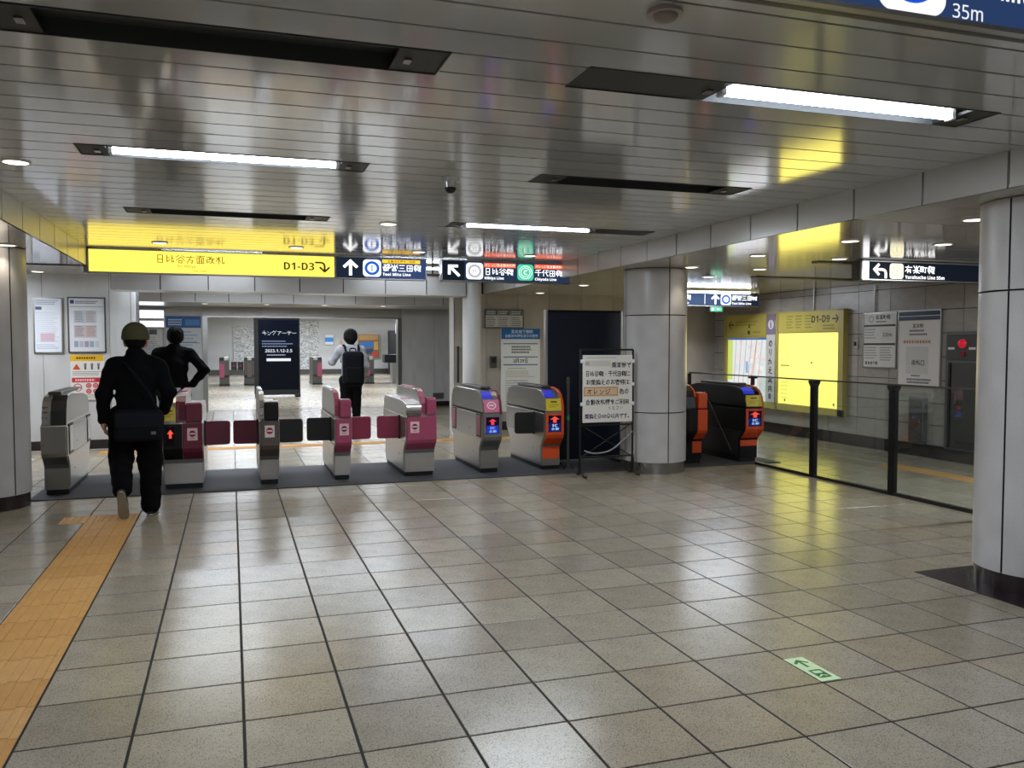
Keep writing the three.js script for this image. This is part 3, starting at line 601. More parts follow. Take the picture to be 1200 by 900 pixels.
function headBox(g, x0, x1, mat, top) {       // upright box head of a closed lane
  obj('head', rb(x1 - x0 - 0.004, 0.185, 0.14, 0.014, (x0 + x1) / 2, 0.795, -0.065), mat, g);
  obj('head_top', rb(x1 - x0 - 0.02, 0.012, 0.12, 0.005, (x0 + x1) / 2, 0.892, -0.065), top, g);
  obj('head_shelf', profile([[0.14, 0.7], [0.14, 0.84], [GL - 0.08, 0.84], [GL - 0.02, 0.78], [GL - 0.02, 0.7]], x1 - x0 - 0.006, x0 + 0.003), M.steelLight, g);
}
function nose(g, x0, x1) {             // low rounded silver nose with the card surface behind it
  obj('nose', profile([[0.02, 0.74], ...arc(0.05, 0.785, 0.05, 200, 90, 6), [0.3, 0.86], [GL - 0.1, 0.86], [GL - 0.03, 0.8], [GL - 0.03, 0.71], [0.03, 0.71]], x1 - x0, x0), M.steelLight, g);
  obj('nose_recess', rb(x1 - x0 - 0.01, 0.05, 0.05, 0.006, (x0 + x1) / 2, 0.715, -0.022), M.brownGrey, g);
  obj('card_pad', profile([[0.2, 0.828], [0.2, 0.838], [0.5, 0.872], [0.5, 0.862]], (x1 - x0) * 0.7, x0 + (x1 - x0) * 0.15), M.pad, g);
}
function ridge(g, x0, x1, mat, cap) {        // tall rail that runs back along the gate
  obj('ridge', profile([[0.06, 0.7], [0.06, 0.83], [0.1, 0.9], [0.18, 0.95], [0.32, 0.975], [0.5, 0.985], [GL - 0.3, 0.985], [GL - 0.12, 0.98], [GL - 0.06, 0.88], [GL - 0.06, 0.7]], x1 - x0, x0), M.steelLight, g);
  obj('ridge_front', profile([[0.045, 0.72], [0.045, 0.835], [0.088, 0.908], [0.172, 0.962], [0.31, 0.988], [0.33, 0.973], [0.185, 0.945], [0.108, 0.895], [0.07, 0.825], [0.07, 0.72]], x1 - x0 + 0.004, x0 - 0.002, 0.002), mat, g);
  obj('ridge_cap', profile([[0.5, 0.983], [0.5, 0.998], [GL - 0.3, 0.998], [GL - 0.3, 0.983]], x1 - x0, x0), cap, g);
}
function paddleGeo(len) {
  const s = new THREE.Shape(), w = len / 2 - 0.006, h = 0.122, r = 0.03;
  s.moveTo(-w + r, -h); s.lineTo(w - r, -h); s.quadraticCurveTo(w, -h, w, -h + r); s.lineTo(w, h - r); s.quadraticCurveTo(w, h, w - r, h); s.lineTo(-w + r, h); s.quadraticCurveTo(-w, h, -w, h - r); s.lineTo(-w, -h + r); s.quadraticCurveTo(-w, -h, -w + r, -h);
  return new THREE.ExtrudeGeometry(s, { depth: 0.02, bevelEnabled: true, bevelThickness: 0.006, bevelSize: 0.006, bevelSegments: 2, curveSegments: 5 }).translate(0, 0, -0.01);
}
function paddle(g, dir, w, len, mat) {     // flap that closes the lane
  const x = dir * w / 2, p = obj('paddle', paddleGeo(len).translate(dir * len / 2, 0, 0), mat, g);
  p.position.set(x + dir * 0.012, 0.55, -0.36); p.rotation.y = dir * 0.1;
  obj('hinge', cyl(0.022, 0.022, 0.27, x + dir * 0.006, 0.55, -0.36, 12), M.black, g);
}
function readerFront(g, x0, x1, o) {       // curved lit head of an open lane
  const w = x1 - x0, c = (x0 + x1) / 2;
  obj('reader_body', profile([[0, 0.69], [0.004, 0.74], [0.03, 0.83], [0.08, 0.9], [0.16, 0.945], [0.3, 0.965], [GL - 0.3, 0.965], [GL - 0.1, 0.93], [GL - 0.02, 0.82], [GL, 0.7]], w, x0, 0.006), o.side, g);
  obj('hood', profile([[-0.006, 0.69], [-0.002, 0.75], [0.024, 0.84], [0.076, 0.91], [0.16, 0.957], [0.3, 0.978], [GL - 0.3, 0.978], [GL - 0.3, 0.963], [0.3, 0.963], [0.165, 0.94], [0.088, 0.893], [0.04, 0.825], [0.014, 0.74], [0.01, 0.69]], 0.03, o.hoodSide > 0 ? x1 - 0.03 : x0, 0.003), o.hood, g);
  obj('top_rail', [rb(w * 0.5, 0.03, GL * 0.62, 0.012, c, 0.985, -GL * 0.5)], M.steelDark, g);
  obj('reader_face', profile([[-0.004, 0.72], [0.022, 0.825], [0.034, 0.82], [0.012, 0.718]], w - 0.04, x0 + 0.02 - (o.hoodSide > 0 ? 0.012 : -0.012), 0.002), o.face, g);
  obj('reader_light', profile([[0.052, 0.875], [0.076, 0.908], [0.15, 0.951], [0.155, 0.941], [0.088, 0.896], [0.062, 0.868]], w - 0.11, x0 + 0.02 - (o.hoodSide > 0 ? 0.01 : -0.01), 0.002), LEDBLUE, g);
  const face = obj('reader_plate', bx(w - 0.045, 0.145, 0.004), o.plate, g); face.position.set(c - (o.hoodSide > 0 ? 0.012 : -0.012), 0.788, -0.004); face.rotation.x = -0.27;
  obj('display', bx(w - 0.07, 0.19, 0.006, c - 0.005, 0.568, 0.014), o.display, g);
}
function gate(name, label, x0, x1, z = -9.12) { return thing(name, label, 'ticket gate', [(x0 + x1) / 2, 0, z], 0, 'row of ticket gates'); }
const Z = -9.12;
{ // leftmost silver gate
  const w = 0.22, g = gate('ticket_gate', 'silver ticket gate farthest left, beside the left-hand column', -1.755, -1.535);
  gateBody(g, w, M.steel); frontCover(g, -w / 2, w / 2, M.steel);
  obj('shelf', rb(w + 0.01, 0.025, 0.1, 0.01, 0, 0.69, -0.04), M.steelLight, g);
  obj('reader_body', profile([[0.03, 0.7], [0.05, 0.84], [0.09, 0.93], [0.16, 0.98], [0.3, 1.0], [GL - 0.35, 0.96], [GL - 0.12, 0.92], [GL - 0.03, 0.84], [GL - 0.03, 0.7]], w - 0.01, -w / 2 + 0.005), M.steel, g);
  obj('dark_front', profile([[0.018, 0.705], [0.04, 0.845], [0.085, 0.94], [0.16, 0.99], [0.165, 0.98], [0.1, 0.93], [0.06, 0.84], [0.04, 0.705]], w * 0.62, -w * 0.12, 0.003), M.black, g);
  obj('handrail', rb(w * 0.55, 0.035, 1.0, 0.014, -0.02, 1.005, -0.72), M.steelDark, g);
  for (const y of [0.78, 0.83, 0.88]) obj('trim_bar', rb(0.05, 0.016, 0.02, 0.006, -w / 2 + 0.03, y, -0.03 - (y - 0.78) * 0.3), M.chrome, g);
  for (const s of [0.1, 1.2]) { const f = obj('flap_slot', rb(0.01, 0.3, 0.24, 0.02, w / 2 + 0.006, 0.56, -s - 0.12), M.black, g); obj('flap', rb(0.012, 0.25, 0.18, 0.02, w / 2 + 0.009, 0.56, -s - 0.12), M.steelLight, f); }
}
{ // yellow reader left, maroon head right
  const x0 = -0.665, x1 = -0.29, w = x1 - x0, g = gate('ticket_gate', 'ticket gate with yellow reader and red arrow beside a maroon head', x0, x1), h = w / 2, m = -0.005;
  gateBody(g, w, M.steelLight);
  frontCover(g, -h, m, M.blackMetal); frontCover(g, m, h, M.maroon);
  readerFront(g, -h, m - 0.03, { side: M.steelLight, hood: M.maroon, hoodSide: 1, face: M.yellow, plate: print(readTex), display: lit(arrowTex, 0.9) });
  obj('display_rim', rb(h - 0.02, 0.014, 0.03, 0.005, -h / 2, 0.692, 0.0), M.steelLight, g);
  ridge(g, m - 0.03, m + 0.03, M.maroon, M.pad); headBox(g, m + 0.03, h, M.maroon, M.pad); sticker(g, (m + h) / 2, 0.58, stickerMat);
  paddle(g, 1, w, 0.255, M.maroon);
}
{ // narrow grey
  const x0 = 0.272, x1 = 0.462, w = x1 - x0, g = gate('ticket_gate', 'narrow dark grey ticket gate between the maroon and black paddles', x0, x1);
  gateBody(g, w, M.steel); frontCover(g, -w / 2, w / 2, M.brownGrey); headBox(g, -w / 2 + 0.04, w / 2, M.blackMetal, M.steelLight);
  ridge(g, -w / 2, -w / 2 + 0.045, M.steelLight, M.steelLight);
  for (const y of [0.76, 0.84, 0.9]) obj('trim_bar', rb(0.035, 0.02, 0.03, 0.008, -w / 2 + 0.015, y, -0.01), M.chrome, g);
  sticker(g, 0.0, 0.585, stickerMat2); paddle(g, -1, w, 0.255, M.maroon); paddle(g, 1, w, 0.26, M.black);
}
{ // narrow pink
  const x0 = 1.05, x1 = 1.222, w = x1 - x0, g = gate('ticket_gate', 'narrow pink ticket gate to the left of the wide pink one', x0, x1, -9.18);
  gateBody(g, w, M.steelLight); frontCover(g, -w / 2, w / 2, M.pink); headBox(g, -w / 2 + 0.045, w / 2, M.pink, M.pink); ridge(g, -w / 2, -w / 2 + 0.05, M.pink, M.steelLight);
  sticker(g, 0.005, 0.575, stickerMat); paddle(g, -1, w, 0.26, M.black); paddle(g, 1, w, 0.255, M.pinkDark);
}
{ // wide pink
  const x0 = 1.822, x1 = 2.162, w = x1 - x0, h = w / 2, g = gate('ticket_gate', 'wide pink ticket gate with a rounded silver nose', x0, x1, -9.18);
  gateBody(g, w, M.steelLight); frontCover(g, -h, h, M.pink); nose(g, -h, 0.0); ridge(g, -0.005, 0.055, M.pink, M.pad); headBox(g, 0.055, h, M.pink, M.pink);
  sticker(g, -0.08, 0.575, stickerMat); paddle(g, -1, w, 0.255, M.pinkDark);
}
function pads(g, w, s) { for (const z of [0.06, 1.18]) { const f = obj('flap_slot', rb(0.01, 0.27, 0.2, 0.02, s * (w / 2 + 0.006), 0.56, -z - 0.1), M.black, g); obj('flap', rb(0.012, 0.235, 0.16, 0.02, s * (w / 2 + 0.009), 0.56, -z - 0.1), M.pad, f); } }
{ // silver with pink reader
  const x0 = 2.7, x1 = 2.925, w = x1 - x0, h = w / 2, g = gate('ticket_gate', 'silver ticket gate with pink reader and lit blue display', x0, x1, -9.17);
  gateBody(g, w, M.steel); frontCover(g, -h, h, M.steel); readerFront(g, -h, h, { side: M.steel, hood: M.maroon, hoodSide: 1, face: M.pink, plate: print(readPink), display: lit(icTex2, 0.75) }); pads(g, w, -1);
}
{ // orange, yellow reader
  const x0 = 3.455, x1 = 3.685, w = x1 - x0, h = w / 2, g = gate('ticket_gate', 'silver ticket gate with yellow reader and orange front, left of navy partition', x0, x1, -9.17);
  gateBody(g, w, M.steel); frontCover(g, -h, h, M.orange); readerFront(g, -h, h, { side: M.steel, hood: M.orange, hoodSide: 1, face: M.yellow, plate: print(readTex), display: lit(icTex, 0.85) });
  obj('lower_front', rb(w - 0.02, 0.15, 0.012, 0.004, 0, 0.215, -0.128), M.orange, g); paddle(g, -1, w, 0.24, M.black);
}
{ // orange box head right of the column
  const x0 = 5.28, x1 = 5.56, w = x1 - x0, h = w / 2, g = gate('ticket_gate', 'bright orange ticket gate just right of the middle column', x0, x1, -9.1);
  gateBody(g, w, M.blackMetal, M.darkPlate); frontCover(g, 0.0, h, M.orange); frontCover(g, -h, 0.0, M.blackMetal); headBox(g, 0.01, h, M.orange, M.orange);
  obj('lower_front', rb(h - 0.01, 0.15, 0.012, 0.004, h / 2, 0.215, -0.128), M.orange, g);
  obj('reader_body', profile([[0.02, 0.69], [0.05, 0.84], [0.1, 0.92], [0.18, 0.97], [0.3, 0.985], [GL - 0.3, 0.985], [GL - 0.06, 0.86], [GL - 0.03, 0.7]], h - 0.01, -h + 0.005), M.blackMetal, g);
  obj('hood', profile([[0.04, 0.84], [0.092, 0.93], [0.18, 0.982], [0.3, 0.998], [0.3, 0.984], [0.19, 0.966], [0.11, 0.915], [0.06, 0.83]], 0.02, -0.012, 0.002), M.orange, g);
}
{ // rightmost dark gate
  const x0 = 6.055, x1 = 6.315, w = x1 - x0, h = w / 2, g = gate('ticket_gate', 'dark ticket gate farthest right, at the end of the glass fence', x0, x1, -9.02);
  gateBody(g, w, M.blackMetal, M.darkPlate); frontCover(g, -h, h, M.orange); readerFront(g, -h, h, { side: M.blackMetal, hood: M.orange, hoodSide: 1, face: M.yellow, plate: print(readTex), display: lit(icTex, 0.85) });
  obj('lower_front', rb(w - 0.02, 0.08, 0.012, 0.004, 0, 0.25, -0.128), M.orange, g);
  obj('side_brace', [bar([-h - 0.01, 0.14, -0.3], [-h - 0.01, 0.86, -0.95], 0.008)], M.steelDark, g);
}

// ---------------------------------------------------------------- fence, partition, notice stand
{
  const X = 6.19, g = thing('glass_fence', 'low glass fence with dark posts in front of the right passage', 'fence', [X, 0, 0]);
  const zs = [-9.0, -7.9, -6.7, -5.5, -4.3];
  for (const z of zs) {
    if (z > -8.95) { const p = obj('post', [rb(0.06, 1.05, 0.075, 0.008, 0, 0.525, z)], M.blackMetal, g); obj('bracket', profile([[-0.02, 1.02], [-0.05, 1.065], [-0.05, 1.085], [0.05, 1.085], [0.05, 1.065], [0.02, 1.02]], 0.09).translate(0, 0, z), M.black, p); }
  }
  obj('top_rail', span(-0.014, 0.014, 1.085, 1.1, -10.3, -4.3), M.steelDark, g);
  obj('bottom_rail', span(-0.025, 0.025, 0, 0.03, -8.98, -4.3), M.black, g);
  for (let i = 0; i + 1 < zs.length; i++) obj('glass_pane', span(-0.004, 0.004, 0.03, 1.085, zs[i + 1] < 0 ? zs[i] + 0.05 : 0, zs[i + 1] - 0.05), M.glass, g);
  const e = obj('end_post', rb(0.04, 0.12, 0.04, 0.006, 0, 1.04, -9.08), M.black, g); obj('bracket', rb(0.08, 0.02, 0.1, 0.006, 0, 1.075, -9.08), M.black, e);
  obj('end_stile', [rb(0.04, 1.08, 0.05, 0.006, 0, 0.54, -10.62 + 0.0)], M.blackMetal, g);
  obj('rail_return', [bar([0, 1.092, -10.3], [0, 1.092, -10.62], 0.012)], M.steelDark, g);
}
{
  const g = thing('partition', 'tall dark navy partition panel behind the notice stand', 'partition', [4.23, 0, -9.86]);
  obj('panel', rb(1.0, 1.86, 0.05, 0.01, 0, 0.97, 0), M.navy, g);
  for (const s of [-1, 1]) obj('frame_post', rb(0.035, 1.92, 0.07, 0.008, s * 0.515, 0.96, 0), M.steelLight, g);
  obj('frame_rail', rb(1.0, 0.03, 0.06, 0.008, 0, 1.905, 0), M.blackMetal, g);
  for (const s of [-0.4, 0.4]) obj('foot', rb(0.06, 0.03, 0.4, 0.008, s, 0.02, 0), M.black, g);
}
{
  const g = thing('pole', 'thin dark pole standing between orange gate and notice stand', 'pole', [3.79, 0, -9.3]);
  obj('base', cyl(0.06, 0.07, 0.03, 0, 0.015, 0), M.black, g); obj('shaft', cyl(0.018, 0.018, 1.08, 0, 0.56, 0, 14), M.steelDark, g); obj('green_band', cyl(0.02, 0.02, 0.05, 0, 0.62, 0, 14), std(0x2e9a50, 0.5), g);
}
{
  const X0 = 3.735, X1 = 4.345, g = thing('notice_stand', 'black tubular stand holding a board of Japanese notices', 'notice stand', [4.025, 0, -8.7]), w = X1 - X0, h = w / 2;
  const tex = canvasTex(660, 780, (c, W, H) => {
    R(c, '#e2ddd2', 0, 0, W, H);
    R(c, '#cfcac0', 14, 60, 350, 66); R(c, '#b3a49c', 26, 74, 50, 40); jp(c, '乗車券で', 378, 78, 66, '#1a1614', 0.12);
    jp(c, '日比谷線・千代田線に', 22, 180, 66, '#1a1614', 0.12, 0.93);
    jp(c, 'お乗換えのお客様は', 30, 280, 66, '#1a1614', 0.12);
    R(c, '#d9ba96', 0, 362, 470, 116); c.strokeStyle = '#c07a40'; c.lineWidth = 9; c.strokeRect(16, 376, 440, 88); jp(c, 'オ レ ン ジ', 46, 388, 66, '#241a10', 0.12); jp(c, '色の', 482, 388, 68, '#1a1614', 0.12);
    jp(c, '自動改札機をご利用', 26, 512, 66, '#1a1614', 0.12); jp(c, 'く だ さ い', 330, 592, 44, '#3a3230', 0.1);
    jp(c, '乗換え分60分以内です。', 18, 680, 60, '#3e1c50', 0.13, 0.95);
    scribble(c, 30, 18, 560, 1, 20, 12, '#b9b2a6');
  });
  obj('board', rb(w, 0.76, 0.02, 0.006, 0, 0.99, 0), M.white, g);
  obj('notice_sheet', bx(w - 0.01, 0.75, 0.003, 0, 0.99, 0.0115), print(tex, 0.55), g);
  for (const s of [-1, 1]) { obj('upright', [bar([s * (h + 0.02), 0.03, -0.02], [s * (h + 0.02), 1.43, -0.02], 0.012)], M.black, g); obj('leg', tube([[s * (h + 0.02), 0.02, 0.16], [s * (h + 0.02), 0.03, 0.06], [s * (h + 0.02), 0.25, -0.02], [s * (h + 0.02), 0.03, -0.06], [s * (h + 0.02), 0.02, -0.1]], 0.011), M.black, g); }
  obj('cross_bar', [bar([-h - 0.02, 1.43, -0.02], [h + 0.02, 1.43, -0.02], 0.012), bar([-h - 0.02, 0.58, -0.02], [h + 0.02, 0.58, -0.02], 0.01), bar([-h - 0.02, 0.22, -0.02], [h + 0.02, 0.22, -0.02], 0.01)], M.black, g);
  obj('brace', [bar([-h, 0.22, -0.03], [h, 0.58, -0.03], 0.006), bar([h, 0.22, -0.03], [-h, 0.58, -0.03], 0.006)], M.black, g);
  for (const [x, y] of [[h, 1.3], [h, 1.04], [h, 0.82], [-h, 1.3], [-h, 0.82]]) obj('clip', rb(0.05, 0.04, 0.035, 0.008, x, y, 0.0), M.white, g);
  const cab = tag(obj('cable', tube([[3.73, 0.3, -8.67], [3.83, 0.27, -8.66], [4.03, 0.29, -8.66], [4.18, 0.38, -8.67], [4.32, 0.5, -8.67]], 0.009, 30), std(0x8c8a88, 0.5), scene), 'grey cable sagging across the lower part of the notice stand', 'cable');
}

// ---------------------------------------------------------------- posters and notices
function poster(name, label, w, h, tex, pos, ry = 0, frame = M.steel, category = 'poster', glow = 0) {
  const g = thing(name, label, category, pos, ry), f = 0.018;
  obj('backing', bx(w, h, 0.02, 0, 0, 0.012), M.white, g);
  if (frame) obj('frame', [bx(w + f, f, 0.03, 0, h / 2, 0.015), bx(w + f, f, 0.03, 0, -h / 2, 0.015), bx(f, h, 0.03, -w / 2, 0, 0.015), bx(f, h, 0.03, w / 2, 0, 0.015)], frame, g);
  obj('print', bx(w - 0.004, h - 0.004, 0.003, 0, 0, 0.024), glow ? lit(tex, glow) : print(tex), g);
  return g;
}
poster('poster', 'white framed timetable poster on the far left of the white wall', 0.35, 0.76, canvasTex(180, 390, (c, w, h) => { R(c, '#e6ebf4', 0, 0, w, h); R(c, '#4a5a78', 10, 60, 40, 22); scribble(c, 12, 14, 150, 3, 12, 6, '#7f8aa0'); scribble(c, 14, 100, 150, 20, 11, 4, '#b7bfd2'); R(c, '#d2b8c4', 40, 250, 90, 60); scribble(c, 14, 330, 150, 4, 10, 4, '#a0a8bc'); }), [-2.425, 1.755, -13.3], 0, M.steel);
poster('poster', 'framed information poster with two tables above the warning notice', 0.47, 0.77, canvasTex(240, 390, (c, w, h) => {
  R(c, '#dcdfe2', 0, 0, w, h); R(c, '#33406a', 12, 16, 26, 26); scribble(c, 46, 22, 170, 2, 12, 7, '#4a4f60'); R(c, '#5a6274', 10, 62, 220, 3); R(c, '#c2c6cc', 34, 92, 150, 90); R(c, '#c9bcbc', 34, 196, 150, 90);
  for (const y of [98, 202]) { scribble(c, 44, y, 60, 7, 11, 6, '#7a808e'); scribble(c, 118, y, 60, 7, 11, 6, '#b08a86'); }
  for (let i = 0; i < 5; i++) R(c, ['#9aa6bc', '#b7bcc6', '#a898ac', '#9fa9b8', '#c6cad0'][i], 34 + i * 34, 310, 28, 44);
}), [-1.935, 1.765, -13.3], 0, M.steelDark);
poster('warning_notice', 'yellow and red warning notice on the white wall, below the framed poster', 0.43, 0.64, canvasTex(220, 330, (c, w, h) => {
  R(c, '#e6e2dc', 0, 0, w, h); R(c, '#e9b820', 0, 0, w, 46); scribble(c, 40, 16, 140, 1, 10, 14, '#5a3a10');
  c.fillStyle = '#d04a20'; c.beginPath(); c.moveTo(40, 66); c.lineTo(66, 108); c.lineTo(14, 108); c.fill(); for (let i = 0; i < 3; i++) { R(c, '#4c4a50', 92 + i * 44, 74, 12, 34); ring(c, 98 + i * 44, 70, 6, '#4c4a50', 6); }
  scribble(c, 14, 122, 190, 3, 11, 5, '#8a8684'); R(c, '#c8303a', 8, 168, 204, 34); scribble(c, 30, 178, 160, 1, 10, 14, '#f3d6d4');
  ring(c, 46, 240, 26, '#c8303a', 6); T(c, '100', 46, 250, 26, '#2a2a30', 'sans-serif', true, 'center'); for (let i = 0; i < 4; i++) { c.fillStyle = '#c8303a'; c.beginPath(); c.arc(118 + (i % 2) * 46, 226 + Math.floor(i / 2) * 42, 18, 0, 7); c.fill(); ring(c, 118 + (i % 2) * 46, 226 + Math.floor(i / 2) * 42, 8, '#f0d8d8', 3); }
  scribble(c, 20, 290, 180, 3, 11, 5, '#9a9896');
}), [-1.945, 1.025, -13.3], 0, null, 'notice');
poster('poster', 'blue headed notice poster beyond the man with hand on hip', 0.72, 1.0, canvasTex(220, 300, (c, w, h) => { R(c, '#d8dde2', 0, 0, w, h); R(c, '#2f5fa6', 0, 0, w, 78); R(c, '#4f8fd0', 120, 22, 92, 40); scribble(c, 14, 20, 90, 3, 16, 9, '#dbe6f4'); scribble(c, 14, 100, 190, 8, 22, 10, '#8fb0cf'); R(c, '#30363e', 10, 176, 200, 3); }), [-0.99, 1.62, -20], 0, null);
poster('poster', 'white map poster on the far wall behind the capped man', 0.5, 0.8, canvasTex(160, 256, (c, w, h) => { R(c, '#d9dad8', 0, 0, w, h); R(c, '#555a62', 70, 10, 50, 34); ring(c, 70, 120, 26, '#c2c2c0', 6); scribble(c, 12, 60, 130, 12, 15, 6, '#9a9c9e'); }), [-1.66, 1.45, -20], 0, M.steel);
{
  const g = thing('wall_lamp', 'white lit box on the far wall above the map poster', 'lamp', [-1.63, 2.05, -20]);
  obj('casing', rb(0.52, 0.42, 0.1, 0.01, 0, 0, 0.03), M.steelLight, g);
  obj('lit_panel', [rb(0.48, 0.17, 0.012, 0.004, 0, 0.1, 0.085), rb(0.48, 0.13, 0.012, 0.004, 0, -0.11, 0.085)], std(0x222222, 0.4, 0, { emissive: 0xf2f6ff, emissiveIntensity: 1.4 }), g);
  const l = new THREE.RectAreaLight(0xf2f6ff, 3, 0.5, 0.4); l.position.set(-1.63, 2.05, -19.88); l.rotation.y = Math.PI; l.name = 'area_light'; scene.add(l);
}
poster('bulletin_board', 'metal framed set of six small notices above the blue headed poster', 0.69, 0.31, canvasTex(280, 126, (c, w, h) => { R(c, '#a9aaa8', 0, 0, w, h); for (let i = 0; i < 3; i++) { R(c, '#c2c4c2', 4 + i * 92, 42, 86, 80); R(c, '#555a62', 4 + i * 92, 4, 86, 34); scribble(c, 10 + i * 92, 8, 74, 2, 14, 10, '#c9ccce'); scribble(c, 10 + i * 92, 52, 74, 5, 14, 7, '#6a6e72'); } }), [4.5, 1.937, -14], 0, M.frameGrey, 'notice');
poster('poster', 'tall white poster with blue heading on the wall behind the gates', 0.72, 1.45, canvasTex(360, 726, (c, w, h) => {
  R(c, '#dfe2e2', 0, 0, w, h); R(c, '#2467ad', 0, 0, w, 92); jp(c, '東京地下鉄駅', 90, 10, 34, '#dceaf6', 0.1); jp(c, '自動改札機発車のお客様', 34, 50, 28, '#dceaf6', 0.1);
  for (const y of [128, 244, 312]) R(c, '#2a62a0', 20, y, 320, 9); for (let i = 0; i < 3; i++) scribble(c, 96, 152 + i * 24, 190, 1, 10, 14, '#30343a');
  jp(c, '2月29日', 110, 262, 40, '#14181e', 0.12); scribble(c, 60, 344, 200, 1, 12, 8, '#7fae7e'); scribble(c, 40, 370, 280, 4, 16, 7, '#b8a68a'); scribble(c, 40, 452, 280, 12, 20, 8, '#8f9496');
}), [4.8, 1.045, -14], 0, null);
{
  const g = thing('wall_switch_box', 'small black switch box on the wall left of blue headed poster', 'switch box', [4.3, 1.19, -14]);
  obj('box', rb(0.12, 0.2, 0.05, 0.008, 0, 0, 0.02), M.steelDark, g); obj('cover', rb(0.08, 0.09, 0.02, 0.006, 0, 0.03, 0.05), M.black, g);
}
// right wall: yellow guide boards
{
  const g = thing('guide_board', 'large yellow guide board with lit map and lit yellow panel', 'guide board', [8.7, 0, -11.955], -Math.PI / 2);
  const Lx = (z) => z + 11.955, yel = std(0xb9aa62, 0.4), pane = (name, za, zb, ya, yb, mat, zz = 0.075) => obj(name, bx(zb - za, yb - ya, 0.01, Lx((za + zb) / 2), (ya + yb) / 2, zz), mat, g);
  obj('casing', bx(3.2, 1.61, 0.06, 0, 1.215, 0.03), yel, g);
  obj('frame', [bx(3.2, 0.1, 0.03, 0, 0.46, 0.075), bx(0.11, 1.61, 0.03, 1.545, 1.215, 0.075), bx(0.08, 1.61, 0.03, -1.56, 1.215, 0.075), bx(0.05, 1.61, 0.03, Lx(-11.97), 1.215, 0.075), bx(3.2, 0.02, 0.03, 0, 2.01, 0.075)], yel, g);
  pane('header', -13.47, -12.28, 1.64, 2.0, print(canvasTex(512, 150, (c, w, h) => { R(c, '#c4b45a', 0, 0, w, h); c.save(); arrow(c, 60, 66, 70, -90, 10, '#3a3210'); c.restore(); scribble(c, 120, 40, 330, 2, 22, 12, '#9a8a2a'); T(c, 'A', 300, 96, 50, '#3a3210', 'sans-serif', true, 'center'); R(c, '#3a3210', 282, 112, 30, 26); scribble(c, 350, 116, 120, 1, 12, 14, '#9a8a2a'); })));
  pane('header', -11.94, -10.42, 1.69, 2.0, print(canvasTex(640, 136, (c, w, h) => { R(c, '#c4b45c', 0, 0, w, h); for (let i = 0; i < 3; i++) scribble(c, 90 + i * 100, 20, 74, 5, 20, 9, '#8a7a26'); T(c, 'D1-D9', 350, 74, 66, '#2e2808'); arrow(c, 590, 52, 64, 90, 10, '#2e2808'); scribble(c, 470, 92, 130, 2, 20, 8, '#6a5e1c'); })));
  pane('info_strip', -12.26, -12.03, 0.52, 2.0, print(canvasTex(128, 820, (c, w, h) => { R(c, '#dedbd6', 0, 0, w, h); R(c, '#8d7d97', 0, 0, w, 190); c.fillStyle = '#f0eef2'; c.beginPath(); c.arc(64, 96, 44, 0, 7); c.fill(); T(c, 'i', 64, 124, 80, '#3a3040', 'serif', true, 'center'); let y = 240; for (const ch of 'のりかえ案内') { jp(c, ch, 30, y, 66, '#26262a', 0.14); y += 84; } R(c, '#2a4a80', 40, 740, 40, 50); })));
  const map = pane('map_panel', -13.43, -12.28, 0.52, 1.6, lit(canvasTex(512, 480, (c, w, h) => {
    R(c, '#dfe6e6', 0, 0, w, h); R(c, '#c9d86a', 0, 0, 70, 330); for (let i = 0; i < 60; i++) R(c, ['#e8dfe0', '#d5dce8', '#f0ece2', '#e2d4d4'][i % 4], 80 + rr(0, 400), rr(0, 440), rr(20, 60), rr(14, 50));
    c.strokeStyle = '#c8a8a0'; c.lineWidth = 8; for (let i = 0; i < 6; i++) { c.beginPath(); c.moveTo(120 + i * 70, 0); c.lineTo(80 + i * 62, h); c.stroke(); } c.strokeStyle = '#d98a50'; c.beginPath(); c.moveTo(400, 0); c.lineTo(290, h); c.stroke(); R(c, '#8fb4dc', 250, 180, 36, 90); R(c, '#3a62a8', 0, 0, w, 12); R(c, '#b9d0a0', 20, 380, 120, 60);
  }), 0.95));
  const yp = pane('lit_panel', -11.92, -10.45, 0.52, 1.67, lit(canvasTex(512, 400, (c, w, h) => { R(c, '#fff27a', 0, 0, w, h); R(c, '#7d7530', 20, 178, 80, 7); scribble(c, 24, 20, 90, 8, 18, 4, '#e2d25a'); scribble(c, 24, 230, 70, 7, 22, 4, '#cdbd4a'); R(c, '#4a4618', 286, 158, 14, 8); for (const x of [56, 470]) R(c, '#5a541e', x, 372, 12, 14); }), 1.35));
  const l = new THREE.RectAreaLight(0xffe860, 1.2, 1.47, 1.15); l.position.set(8.58, 1.1, -11.18); l.rotation.y = Math.PI / 2; l.name = 'area_light'; scene.add(l);
  const l2 = new THREE.RectAreaLight(0xf0f4ff, 0.6, 1.15, 1.08); l2.position.set(8.58, 1.06, -12.85); l2.rotation.y = Math.PI / 2; l2.name = 'area_light'; scene.add(l2);
}
